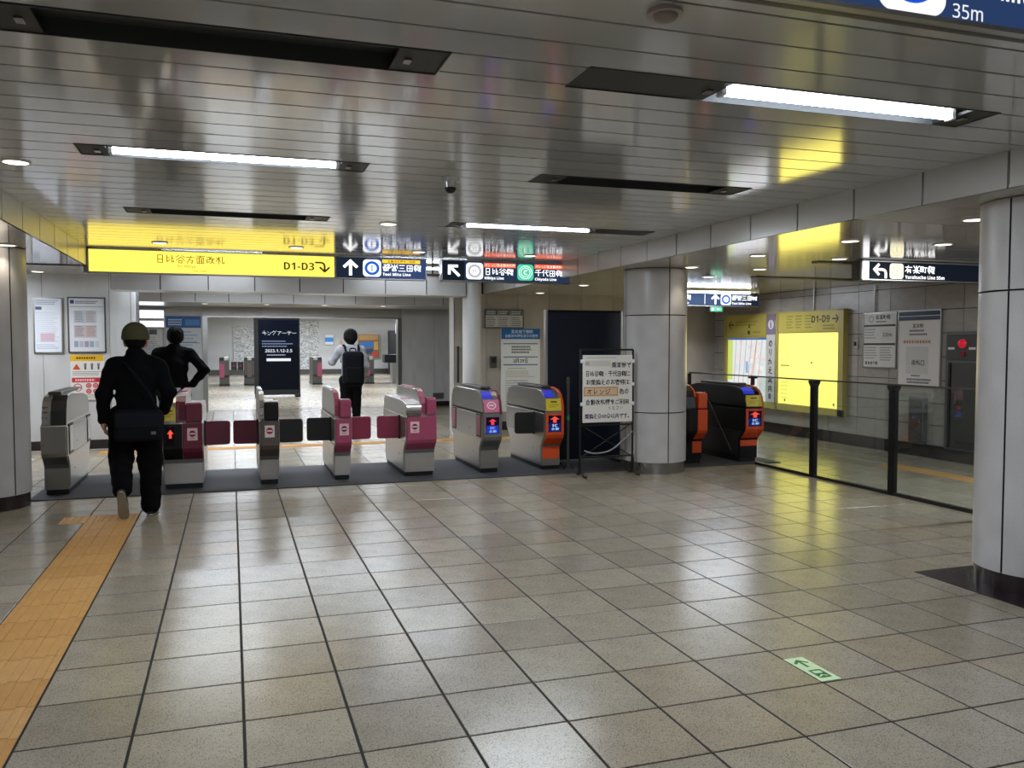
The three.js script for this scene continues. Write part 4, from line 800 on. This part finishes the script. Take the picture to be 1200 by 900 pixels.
poster('notice_board', 'grey information plate on the right wall beside the yellow board', 0.63, 0.77, canvasTex(250, 310, (c, w, h) => { R(c, '#dad8d4', 0, 0, w, h); R(c, '#1c1c1e', 0, 66, w, 11); R(c, '#1c1c1e', 0, 172, w, 11); ring(c, 60, 34, 17, '#6a6a6c', 4); jp(c, '有楽町線', 94, 10, 28, '#26262a', 0.12); scribble(c, 96, 46, 100, 1, 10, 8, '#4a4a4e'); scribble(c, 12, 90, 90, 4, 16, 7, '#8a8886'); R(c, '#d2cfca', 140, 96, 88, 58); T(c, '220m', 150, 134, 28, '#5a4a44'); scribble(c, 12, 194, 100, 5, 15, 6, '#84827e'); scribble(c, 130, 194, 104, 6, 14, 6, '#84827e'); jp(c, '東京地下鉄', 14, 276, 20, '#2a2a2c', 0.13); }), [8.7, 1.55, -9.69], -Math.PI / 2, M.steel, 'notice');
poster('poster', 'pale poster with dark blue heading on the right wall', 0.73, 1.0, canvasTex(300, 410, (c, w, h) => { R(c, '#e6dfdc', 0, 0, w, h); R(c, '#1b2c44', 0, 0, w, 52); R(c, '#bfc8d4', 0, 26, w, 5); jp(c, '東京駅', 104, 70, 26, '#4a4446', 0.12); scribble(c, 82, 104, 140, 2, 20, 10, '#3a3a40'); scribble(c, 40, 162, 230, 1, 12, 16, '#c08068'); R(c, '#d4d0ca', 60, 196, 160, 150); jp(c, '改札口', 100, 268, 32, '#5a4a4c', 0.13); scribble(c, 100, 352, 90, 1, 10, 8, '#3a3a40'); scribble(c, 70, 372, 170, 2, 16, 10, '#3a3a40'); }), [8.7, 1.44, -8.97], -Math.PI / 2, M.steel);
{
  const g = thing('hydrant_cabinet', 'grey steel fire hydrant cabinet with red lamp in right wall', 'cabinet', [8.7, 0, -8.02], -Math.PI / 2);
  obj('body', rb(1.0, 1.5, 0.024, 0.008, 0, 0.9, 0.013), M.frameGrey, g);
  obj('upper_door', rb(0.94, 0.32, 0.02, 0.006, 0, 1.45, 0.025), M.steelDark, g);
  const d = obj('lower_door', rb(0.86, 1.08, 0.02, 0.006, 0.04, 0.72, 0.025), M.steelDark, g); obj('handle', rb(0.03, 0.12, 0.03, 0.008, -0.3, 0.8, 0.045), M.chrome, d);
  obj('door_edge', bx(0.03, 1.08, 0.03, -0.42, 0.72, 0.03), M.black, g);
  const l = obj('alarm_lamp', new THREE.SphereGeometry(0.055, 20, 14).scale(1, 1, 0.7).translate(-0.22, 1.5, 0.05), std(0x8a1020, 0.3, 0, { emissive: 0xff2040, emissiveIntensity: 0.35 }), g); obj('lamp_ring', new THREE.TorusGeometry(0.058, 0.008, 8, 24).translate(-0.22, 1.5, 0.037), M.chrome, l);
  obj('call_button', cyl(0.04, 0.04, 0.02, 0, 0, 0, 20).rotateX(Math.PI / 2).translate(-0.22, 1.37, 0.04), std(0x7a1520, 0.4), g);
  obj('label_plate', [bx(0.1, 0.03, 0.004, -0.4, 1.44, 0.037), bx(0.1, 0.03, 0.004, -0.08, 1.44, 0.037)], M.white, g);
  const v = thing('wall_box', 'low grey utility box on the right wall left of the hydrant cabinet', 'utility box', [8.7, 0.48, -8.95], -Math.PI / 2);
  obj('box', rb(0.26, 0.62, 0.08, 0.01, 0, 0, 0.03), M.frameGrey, v); obj('door', rb(0.22, 0.56, 0.012, 0.006, 0, 0, 0.072), M.steelDark, v); obj('latch', rb(0.02, 0.06, 0.016, 0.005, 0.08, 0, 0.082), M.chrome, v);
  const c = thing('conduit', 'thin pale conduit pipe on the right wall above the grey plate', 'pipe', [8.68, 0, -9.8]);
  obj('pipe', cyl(0.011, 0.011, 0.4, 0, 2.13, 0, 10), M.steelLight, c); obj('clamp', rb(0.03, 0.02, 0.04, 0.005, 0.005, 2.25, 0), M.steel, c);
  const k = thing('door_release', 'small wall button unit beside the grey information plate', 'switch', [8.7, 1.5, -10.17], -Math.PI / 2);
  obj('plate', rb(0.08, 0.13, 0.02, 0.006, 0, 0, 0.01), M.steelLight, k); obj('button', rb(0.03, 0.06, 0.02, 0.006, -0.01, 0, 0.025), M.black, k);
}
{
  const t = canvasTex(256, 100, (c, w, h) => { R(c, '#cfe6b8', 0, 0, w, h); arrow(c, 66, 50, 84, -90, 14, '#1f6a3a'); R(c, '#1f6a3a', 140, 20, 84, 60); R(c, '#cfe6b8', 152, 30, 26, 40); c.strokeStyle = '#cfe6b8'; c.lineWidth = 8; c.beginPath(); c.moveTo(208, 30); c.lineTo(196, 52); c.lineTo(212, 72); c.stroke(); });
  const m = tag(obj('floor_sticker', bx(0.275, 0.002, 0.105), print(t), scene), 'pale green exit sticker with an arrow on the floor tiles', 'sticker');
  m.position.set(2.502, 0.002, -3.18); m.rotation.y = Math.PI / 2 + Math.PI;
}

// ---------------------------------------------------------------- things in the bright hall
{
  const t = canvasTex(340, 600, (c, w, h) => {
    R(c, '#070b14', 0, 0, w, h); c.fillStyle = '#0b1324'; c.fillRect(0, 0, w, 230);
    jp(c, 'キングアーサー', 30, 90, 42, '#e8ecf4', 0.09); scribble(c, 30, 178, 270, 3, 22, 9, '#8fa0c4'); T(c, '2023.1.12-2.5', w / 2, 278, 38, '#dfe6f6', 'sans-serif', true, 'center'); scribble(c, 70, 296, 200, 1, 12, 10, '#aebbd8'); R(c, '#f2f6ff', 66, 330, 206, 24);
  });
  const g = thing('advert_screen', 'tall black digital advert screen standing beyond the gates', 'screen', [1.24, 0, -25]);
  obj('cabinet', rb(1.26, 2.2, 0.16, 0.015, 0, 1.16, 0), std(0x060607, 0.6), g); obj('screen', bx(1.1, 1.98, 0.01, 0.04, 1.2, 0.084), lit(t, 0.9), g); for (const s of [-0.55, 0.55]) obj('foot', rb(0.14, 0.1, 0.5, 0.01, s, 0.05, 0.04), M.black, g);
}
function farGate(x, label, accent, z = -32.3) {
  const g = thing('ticket_gate', label, 'ticket gate', [x, 0, z], 0, 'distant gates in the bright hall'), w = 0.34;
  obj('body', profile([[0.05, 0.0], [0.05, 0.3], [0, 0.38], [0, 0.9], [0.1, 1.02], [1.4, 1.02], [1.5, 0.9], [1.5, 0.0]], w), M.steelDark, g);
  obj('front_cover', rb(w * 0.5, 0.5, 0.02, 0.006, accent.s * w * 0.24, 0.55, 0.012), accent.m, g); obj('reader', rb(w * 0.5, 0.14, 0.14, 0.03, -accent.s * w * 0.2, 0.98, -0.06), M.steelLight, g); obj('base', rb(w + 0.03, 0.06, 1.5, 0.008, 0, 0.03, -0.76), M.black, g);
}
farGate(-0.25, 'distant gate farthest left seen through the doorway', { s: -1, m: M.pink }); farGate(0.62, 'distant gate partly hidden by the advert screen', { s: 0, m: M.brownGrey }); farGate(3.05, 'distant pink gate between advert screen and backpack person', { s: 1, m: M.pink }); farGate(5.0, 'distant pink gate just right of the backpack person', { s: -1, m: M.pink });
{
  const g = thing('gate_barrier', 'distant black barrier flaps between the two left far gates', 'barrier', [0.2, 0, -32.5]);
  for (const s of [-1, 1]) { obj('flap', rb(0.2, 0.3, 0.04, 0.02, s * 0.115, 0.72, 0), M.black, g); obj('marker', rb(0.06, 0.06, 0.006, 0.002, s * 0.115, 0.72, 0.022), std(0xb02030, 0.5), g); }
  const c = thing('counter', 'distant dark staff counter at the right of the doorway', 'counter', [6.6, 0, -33]);
  obj('top', rb(1.9, 0.32, 0.6, 0.02, 0, 0.95, 0), M.blackMetal, c); obj('leg', rb(0.3, 0.8, 0.5, 0.02, -0.5, 0.4, 0), M.steel, c); obj('leg', rb(0.3, 0.8, 0.5, 0.02, 0.6, 0.4, 0), M.black, c);
  const k = thing('kiosk', 'dark kiosk with a white screen at the doorway right edge', 'kiosk', [8.1, 0, -42.5]);
  obj('cabinet', rb(1.1, 2.2, 0.5, 0.02, 0, 1.1, 0), M.black, k); obj('screen', bx(0.8, 0.5, 0.02, 0.15, 2.3, 0.26), std(0x222222, 0.4, 0, { emissive: 0xf4f0ff, emissiveIntensity: 1.2 }), k); obj('lit_shelf', bx(0.25, 0.7, 0.02, 0.3, 1.3, 0.26), std(0xb9a88a, 0.5), k);
  poster('poster', 'colourful advert poster on the far hall wall right of backpack person', 1.1, 1.25, canvasTex(200, 230, (c, w, h) => { R(c, '#8a6a4a', 0, 0, w, h); R(c, '#c89a5a', 10, 8, 180, 50); c.fillStyle = '#3a78c8'; c.beginPath(); c.ellipse(90, 100, 76, 30, 0, 0, 7); c.fill(); R(c, '#2c4a70', 20, 140, 120, 50); R(c, '#c8503a', 130, 170, 60, 50); R(c, '#e0b060', 150, 70, 40, 80); }), [6.75, 1.42, -43.9], 0, M.steelLight);
  poster('poster', 'small blue sign on white far wall left of backpack person', 0.4, 0.5, canvasTex(64, 80, (c, w, h) => { R(c, '#dfe8f0', 0, 0, w, h); R(c, '#3f8fd6', 0, 22, 64, 36); }), [4.75, 1.75, -43.9], 0, null, 'sign');
}

// ---------------------------------------------------------------- people
function sdMesh(f, lo, hi, cell) {           // surface nets over a grid: one continuous skin
  const n = [0, 1, 2].map((i) => Math.ceil((hi[i] - lo[i]) / cell) + 1), [nx, ny, nz] = n, V = new Float32Array(nx * ny * nz), id = (i, j, k) => i + nx * (j + ny * k);
  for (let k = 0; k < nz; k++) for (let j = 0; j < ny; j++) for (let i = 0; i < nx; i++) V[id(i, j, k)] = f(lo[0] + i * cell, lo[1] + j * cell, lo[2] + k * cell);
  const P = [], I = [], vid = new Int32Array(nx * ny * nz).fill(-1);
  for (let k = 0; k < nz - 1; k++) for (let j = 0; j < ny - 1; j++) for (let i = 0; i < nx - 1; i++) {
    let x = 0, y = 0, z = 0, c = 0;
    for (let e = 0; e < 12; e++) {
      const ax = e >> 2, o = e & 3, a = [i, j, k], b = [i, j, k], u = (ax + 1) % 3, v = (ax + 2) % 3;
      a[u] += o & 1; a[v] += o >> 1; b[u] += o & 1; b[v] += o >> 1; b[ax] += 1;
      const va = V[id(...a)], vb = V[id(...b)];
      if ((va < 0) !== (vb < 0)) { const t = va / (va - vb); x += a[0] + (b[0] - a[0]) * t; y += a[1] + (b[1] - a[1]) * t; z += a[2] + (b[2] - a[2]) * t; c++; }
    }
    if (c) { vid[id(i, j, k)] = P.length / 3; P.push(lo[0] + x / c * cell, lo[1] + y / c * cell, lo[2] + z / c * cell); }
  }
  for (let k = 1; k < nz - 1; k++) for (let j = 1; j < ny - 1; j++) for (let i = 1; i < nx - 1; i++) for (let ax = 0; ax < 3; ax++) {
    const a = [i, j, k], b = [i, j, k]; b[ax]++; const va = V[id(...a)], vb = V[id(...b)]; if ((va < 0) === (vb < 0)) continue;
    const u = (ax + 1) % 3, v = (ax + 2) % 3, q = [[0, 0], [-1, 0], [-1, -1], [0, -1]].map(([s, t]) => { const c = [i, j, k]; c[u] += s; c[v] += t; return vid[id(...c)]; });
    if (q.some((t) => t < 0)) continue;
    if (va < 0) I.push(q[0], q[1], q[2], q[0], q[2], q[3]); else I.push(q[0], q[2], q[1], q[0], q[3], q[2]);
  }
  const g = new THREE.BufferGeometry(); g.setAttribute('position', new THREE.Float32BufferAttribute(P, 3)); g.setIndex(I); g.computeVertexNormals(); return g;
}
function capsules(list, k = 0.03) {            // [a, b, ra, rb, flat]: flat > 1 thins the bone front to back
  return (x, y, z) => {
    let d = 1e3;
    for (const [a, b, ra, rb_, fl = 1] of list) {
      const bx_ = b[0] - a[0], by = b[1] - a[1], bz = (b[2] - a[2]) * fl, px = x - a[0], py = y - a[1], pz = (z - a[2]) * fl;
      const t = Math.max(0, Math.min(1, (px * bx_ + py * by + pz * bz) / (bx_ * bx_ + by * by + bz * bz + 1e-9)));
      const e = (Math.hypot(px - bx_ * t, py - by * t, pz - bz * t) - (ra + (rb_ - ra) * t)) / (fl > 1 ? Math.sqrt(fl) : 1);
      const h = Math.max(0, Math.min(1, 0.5 + 0.5 * (d - e) / k)); d = d + (e - d) * h - k * h * (1 - h);
    }
    return d;
  };
}
const inflate = (list, r) => list.map(([a, b, ra, rb_, fl]) => [a, b, ra + r, rb_ + r, fl]);
const lerp3 = (a, b, t) => a.map((v, i) => v + (b[i] - v) * t);
const folds = (x, y, z, s) => s * (Math.sin(y * 38 + x * 22 + Math.sin(z * 30) * 1.5) * 0.5 + Math.sin(y * 61 - z * 34 + x * 9) * 0.35 + Math.sin(x * 47 + z * 41) * 0.3);
function handBones(wrist, tip, side, curl = 0.5) {   // palm and five fingers that leave it separately
  const d = lerp3(wrist, tip, 1).map((v, i) => v - wrist[i]), L = Math.hypot(...d), u = new THREE.Vector3(...d).divideScalar(L);
  let across = new THREE.Vector3(0, 0, 1); if (Math.abs(u.z) > 0.85) across.set(1, 0, 0); across.sub(u.clone().multiplyScalar(across.dot(u))).normalize();
  const inn = new THREE.Vector3().crossVectors(u, across).normalize(), at = (a, b, c) => { const p = new THREE.Vector3(...wrist).addScaledVector(u, a).addScaledVector(across, b).addScaledVector(inn, c * side); return [p.x, p.y, p.z]; };
  const o = [[at(0, 0, 0), at(0.05, 0, 0), 0.024, 0.027], [at(0.04, -0.018, 0), at(0.075, -0.022, 0), 0.016, 0.014], [at(0.04, 0.018, 0), at(0.075, 0.022, 0), 0.016, 0.014]];
  [[-0.027, 0.078], [-0.009, 0.088], [0.01, 0.083], [0.027, 0.066]].forEach(([b, l]) => { const m = at(0.075 + l * 0.45, b, curl * 0.012), e = at(0.075 + l * 0.8, b, curl * 0.045); o.push([at(0.07, b * 0.9, 0), m, 0.0095, 0.009], [m, e, 0.009, 0.0075]); });
  const t1 = at(0.045, -0.052, 0.012); o.push([at(0.012, -0.02, 0.004), t1, 0.013, 0.011], [t1, at(0.078, -0.056, 0.022), 0.01, 0.008]);
  return o;
}
function person(o) {
  const g = thing('person', o.label, 'person', o.pos, o.turn || 0), J = o.J, s = o.scale || 1; g.scale.setScalar(s);
  const top = J.head, headBones = [[[top[0], top[1] + 0.03, top[2] + 0.012], [top[0], top[1] + 0.01, top[2] - 0.012], 0.088, 0.086], [[top[0], top[1] - 0.04, top[2] - 0.03], [top[0], top[1] - 0.085, top[2] - 0.05], 0.066, 0.042], [[top[0], top[1] - 0.005, top[2] - 0.1], [top[0], top[1] - 0.035, top[2] - 0.113], 0.01, 0.015],
    [[top[0] - 0.089, top[1] + 0.006, top[2] + 0.008], [top[0] - 0.086, top[1] - 0.038, top[2]], 0.014, 0.009], [[top[0] + 0.089, top[1] + 0.006, top[2] + 0.008], [top[0] + 0.086, top[1] - 0.038, top[2]], 0.014, 0.009], [[top[0] - 0.02, top[1] - 0.066, top[2] - 0.092], [top[0] + 0.02, top[1] - 0.066, top[2] - 0.092], 0.009, 0.009], [[top[0], top[1] - 0.06, top[2] + 0.02], J.neck, 0.056, 0.058]];
  const arms = [], legs = [];
  for (const k of ['L', 'R']) {
    arms.push([J['sh' + k], J['el' + k], 0.05, 0.04], [J['el' + k], J['wr' + k], 0.039, 0.027]);
    legs.push([J['hip' + k], J['kn' + k], 0.082, 0.056], [J['kn' + k], J['an' + k], 0.054, 0.037]);
  }
  const torso = [[lerp3(J.shL, J.shR, 0.18), lerp3(J.shL, J.shR, 0.82), 0.075, 0.075, 1.25], [J.chest, J.waist, 0.155, 0.13, 1.35], [J.waist, J.pelvis, 0.13, 0.15, 1.3], [J.neck, J.chest, 0.058, 0.1]];
  const box = (list, pad) => { const lo = [9, 9, 9], hi = [-9, -9, -9]; for (const [a, b, ra, rb_] of list) for (const [p, r] of [[a, ra], [b, rb_]]) for (let i = 0; i < 3; i++) { lo[i] = Math.min(lo[i], p[i] - r - pad); hi[i] = Math.max(hi[i], p[i] + r + pad); } return [lo, hi]; };
  const mk = (f, list, pad, cell) => sdMesh(f, ...box(list, pad), cell);
  const parts = [], B = [...torso, ...arms, ...legs];
  parts.push(mk(capsules(B, 0.03), B, 0.03, 0.016), mk(capsules(headBones, 0.022), headBones, 0.02, 0.007));
  for (const [k, sd] of [['L', -1], ['R', 1]]) { const hb = [[lerp3(J['el' + k], J['wr' + k], 0.8), J['wr' + k], 0.028, 0.026], ...handBones(J['wr' + k], J['hd' + k], sd, 0.8)]; parts.push(mk(capsules(hb, 0.008), hb, 0.012, 0.0045)); }
  obj('body', parts, M.skin, g);
  // clothes
  const top1 = inflate([...torso, [J.pelvis, [J.pelvis[0], o.hem, J.pelvis[2]], 0.15, 0.155, 1.25]], o.ease), top2 = inflate(arms, o.sleeve), coat = [...top1, ...top2], cf = capsules(coat, 0.035);
  const cut = (x, y, z) => Math.max(cf(x, y, z) + folds(x, y, z, 0.006), o.hem - y, y - (J.neck[1] + (o.collar ?? 0.02)));
  obj(o.topName, mk(cut, coat, 0.03, 0.013), o.topMat, g);
  const pants = inflate([...legs, [J.hipL, J.hipR, 0.09, 0.09, 1.05], [J.pelvis, [J.pelvis[0], J.pelvis[1] - 0.06, J.pelvis[2]], 0.135, 0.12, 1.25]], o.baggy), pf = capsules(pants, 0.03);
  obj('trousers', mk((x, y, z) => pf(x, y, z) + folds(x, y, z, 0.005), pants, 0.03, 0.013), o.legMat, g);
  for (const k of ['L', 'R']) {
    const h = J['an' + k], t = J['toe' + k], sole = J['sole' + k], sh = [[[h[0] + sole[0], h[1] + sole[1], h[2] + sole[2]], t, 0.036, 0.034], [h, [h[0] + sole[0] * 0.5, h[1] + sole[1] * 0.5, h[2] + sole[2] * 0.5], 0.034, 0.038], [lerp3(h, t, 0.35), t, 0.036, 0.03]];
    const shoe = obj('shoe', mk(capsules(sh, 0.02), sh, 0.015, 0.008), o.shoeMat, g);
    const a = new THREE.Vector3(...sh[0][0]), b = new THREE.Vector3(...t), n = new THREE.Vector3(...J['down' + k]).normalize(), u = b.clone().sub(a).normalize();
    n.addScaledVector(u, -n.dot(u)).normalize(); const v = new THREE.Vector3().crossVectors(n, u), L = a.distanceTo(b) + 0.075, sp = new THREE.Shape();
    for (let q = 0; q <= 32; q++) { const th = q / 32 * Math.PI * 2, X = Math.cos(th), w = 0.043 + 0.006 * X - 0.008 * Math.exp(-((X + 0.15) ** 2) * 6); q ? sp.lineTo(X * L / 2, Math.sign(Math.sin(th)) * Math.abs(Math.sin(th)) ** 0.7 * w) : sp.moveTo(X * L / 2, 0); }
    const pl = new THREE.ExtrudeGeometry(sp, { depth: 0.012, bevelEnabled: true, bevelThickness: 0.004, bevelSize: 0.003, bevelSegments: 1 }), mid = a.clone().lerp(b, 0.5).addScaledVector(n, 0.022);
    pl.applyMatrix4(new THREE.Matrix4().makeBasis(u, v, n).setPosition(mid)); obj('sole', pl, o.soleMat, shoe);
  }
  const hr = [[[top[0], top[1] + 0.045, top[2] + 0.022], [top[0], top[1] + 0.02, top[2] + 0.02], 0.095, 0.098], [[top[0], top[1] - 0.03, top[2] + 0.045], [top[0], top[1] - 0.06, top[2] + 0.045], 0.062, 0.045]], hf = capsules(inflate(hr, o.hairPuff || 0), 0.03);
  obj('hair', mk((x, y, z) => Math.max(hf(x, y, z) + 0.004 * Math.sin(x * 160) * Math.sin(y * 130 + z * 150), -(z - top[2]) - 0.07 - Math.max(0, (y - top[1] - 0.02)) * 0.6), inflate(hr, o.hairPuff || 0), 0.02, 0.008), M.hair, g);
  return g;
}
const clothMat = (c, r = 0.95) => new THREE.MeshPhysicalMaterial({ color: c, roughness: r, specularIntensity: 0.25, bumpMap: clothBump, bumpScale: 0.0008 });
{
  const J = { head: [0, 1.515, -0.03], neck: [0, 1.395, 0.005], chest: [0, 1.2, 0.01], waist: [0, 1.0, 0.0], pelvis: [0, 0.86, 0], shL: [-0.185, 1.295, 0.01], shR: [0.185, 1.295, 0.01], elL: [-0.255, 1.05, 0.05], wrL: [-0.262, 0.84, 0.0], hdL: [-0.262, 0.68, -0.03], elR: [0.262, 1.07, 0.03], wrR: [0.21, 0.9, -0.16], hdR: [0.17, 0.88, -0.33],
    hipL: [-0.105, 0.84, 0], hipR: [0.085, 0.84, 0], knL: [-0.135, 0.5, 0.0], anL: [-0.1, 0.27, 0.25], knR: [0.1, 0.45, -0.01], anR: [0.105, 0.09, 0.06], toeL: [-0.095, 0.045, 0.17], soleL: [0.0, -0.02, 0.06], downL: [0, -0.58, 0.81], toeR: [0.115, 0.036, -0.13], soleR: [0, -0.052, 0.03], downR: [0, -1, 0] };
  const p = person({ label: 'walking person in black coat and trousers wearing an olive cap', pos: [-0.79, 0, -8.0], J, hem: 0.74, ease: 0.022, sleeve: 0.02, baggy: 0.042, topName: 'coat', hairPuff: -0.006, topMat: clothMat(0x0b0c0e), legMat: clothMat(0x08080a), shoeMat: std(0x14141a, 0.6), soleMat: std(0x8c8672, 0.8), collar: 0.075 });
  const h = J.head, capf = capsules([[[h[0], h[1] + 0.06, h[2] + 0.012], [h[0], h[1] + 0.045, h[2] + 0.006], 0.11, 0.114]], 0.01);
  const cap = obj('cap', sdMesh((x, y, z) => Math.max(capf(x, y, z), h[1] + 0.012 - y), [h[0] - 0.14, h[1] - 0.03, h[2] - 0.14], [h[0] + 0.14, h[1] + 0.2, h[2] + 0.16], 0.008), clothMat(0x55523b), p);
  obj('visor', sdMesh((x, y, z) => { const dx = (x - h[0]) / 0.085, dz = (z - h[2] + 0.1) / 0.1; return Math.max((Math.hypot(dx, dz) - 1) * 0.08, Math.abs(y - h[1] - 0.022 - (z - h[2] + 0.1) * 0.12) - 0.008); }, [h[0] - 0.12, h[1] - 0.04, h[2] - 0.24], [h[0] + 0.12, h[1] + 0.09, h[2] + 0.02], 0.008), clothMat(0x4d4a36), cap);
  const b = thing('shoulder_bag', 'dark shoulder bag slung across the back of the capped person', 'bag', [-0.755, 0.8, -7.77]);
  obj('pouch', new RoundedBoxGeometry(0.38, 0.27, 0.1, 4, 0.048), clothMat(0x15161a), b); obj('flap', rb(0.35, 0.13, 0.02, 0.01, 0, 0.05, 0.046, 3), clothMat(0x1c1d22), b); obj('buckle', rb(0.04, 0.025, 0.01, 0.004, 0.12, -0.06, 0.054), std(0x77797c, 0.4, 0.7), b);
  obj('strap', tube([[0.15, 0.1, -0.0], [0.1, 0.25, 0.02], [-0.02, 0.43, 0.0], [-0.11, 0.53, -0.08], [-0.14, 0.52, -0.2]], 0.012, 30), clothMat(0x15161a), b);
}
{
  const J = { head: [0.02, 1.575, -0.05], neck: [0.01, 1.45, 0.0], chest: [0, 1.25, 0.0], waist: [0, 1.03, 0.0], pelvis: [0, 0.89, 0], shL: [-0.19, 1.375, 0], shR: [0.19, 1.375, 0], elL: [-0.25, 1.1, -0.02], wrL: [-0.22, 0.9, -0.14], hdL: [-0.2, 0.84, -0.28], elR: [0.35, 1.17, 0.04], wrR: [0.21, 1.0, -0.02], hdR: [0.12, 0.93, -0.1],
    hipL: [-0.085, 0.87, 0], hipR: [0.085, 0.87, 0], knL: [-0.1, 0.47, -0.03], anL: [-0.11, 0.09, 0.02], knR: [0.1, 0.47, 0.0], anR: [0.11, 0.09, 0.07], toeL: [-0.12, 0.036, -0.16], soleL: [0, -0.052, 0.03], downL: [0, -1, 0], toeR: [0.125, 0.036, -0.12], soleR: [0, -0.052, 0.03], downR: [0, -1, 0] };
  person({ label: 'bareheaded person in black standing beyond the gates, right hand on hip', pos: [-0.67, 0, -11.15], J, hem: 0.8, ease: 0.016, sleeve: 0.018, baggy: 0.016, topName: 'jacket', topMat: clothMat(0x0c0c10), legMat: clothMat(0x09090b), shoeMat: std(0x101012, 0.5), soleMat: std(0x1c1c1c, 0.8), hairPuff: 0.002, collar: 0.055 });
}
{
  const J = { head: [0, 1.6, -0.03], neck: [0, 1.475, 0.0], chest: [0, 1.27, 0.0], waist: [0, 1.05, 0.0], pelvis: [0, 0.9, 0], shL: [-0.185, 1.395, 0], shR: [0.185, 1.395, 0], elL: [-0.3, 1.2, -0.08], wrL: [-0.17, 1.42, -0.16], hdL: [-0.11, 1.56, -0.12], elR: [0.25, 1.12, 0.02], wrR: [0.22, 0.92, -0.1], hdR: [0.21, 0.8, -0.16],
    hipL: [-0.085, 0.88, 0], hipR: [0.085, 0.88, 0], knL: [-0.09, 0.48, -0.02], anL: [-0.085, 0.09, 0.02], knR: [0.09, 0.48, -0.05], anR: [0.095, 0.09, 0.0], toeL: [-0.09, 0.036, -0.17], soleL: [0, -0.052, 0.03], downL: [0, -1, 0], toeR: [0.1, 0.036, -0.18], soleR: [0, -0.052, 0.03], downR: [0, -1, 0] };
  person({ label: 'person in pale shirt and black trousers with hand raised to ear', pos: [1.9, 0, -14.3], J, hem: 0.9, ease: 0.012, sleeve: 0.02, baggy: 0.024, topName: 'shirt', topMat: clothMat(0x8f8f93), legMat: clothMat(0x0a0a0c), shoeMat: std(0x111114, 0.5), soleMat: std(0x222222, 0.8), hairPuff: 0.02 });
  const b = thing('backpack', 'black backpack worn by the person in the pale shirt', 'backpack', [1.9, 1.14, -14.07]);
  const bm = clothMat(0x0b0b0e);
  obj('main_pouch', new RoundedBoxGeometry(0.35, 0.58, 0.18, 4, 0.08).translate(0, -0.05, 0.06), bm, b); obj('front_pocket', new RoundedBoxGeometry(0.26, 0.26, 0.05, 3, 0.022).translate(0, -0.15, 0.16), bm, b); obj('grip', tube([[-0.05, 0.22, 0.02], [-0.04, 0.28, 0.02], [0.04, 0.28, 0.02], [0.05, 0.22, 0.02]], 0.01, 16), bm, b);
  for (const s of [-1, 1]) obj('strap', tube([[s * 0.1, 0.2, 0.0], [s * 0.115, 0.31, -0.1], [s * 0.125, 0.335, -0.22], [s * 0.135, 0.22, -0.36], [s * 0.14, 0.05, -0.385]], 0.02, 20), bm, b);
}

// ---------------------------------------------------------------- hand over
scene.traverse((o) => { if (o.isMesh) { o.castShadow = true; o.receiveShadow = true; } if (o.isSpotLight) o.castShadow = true; });
renderer.render(scene, camera);
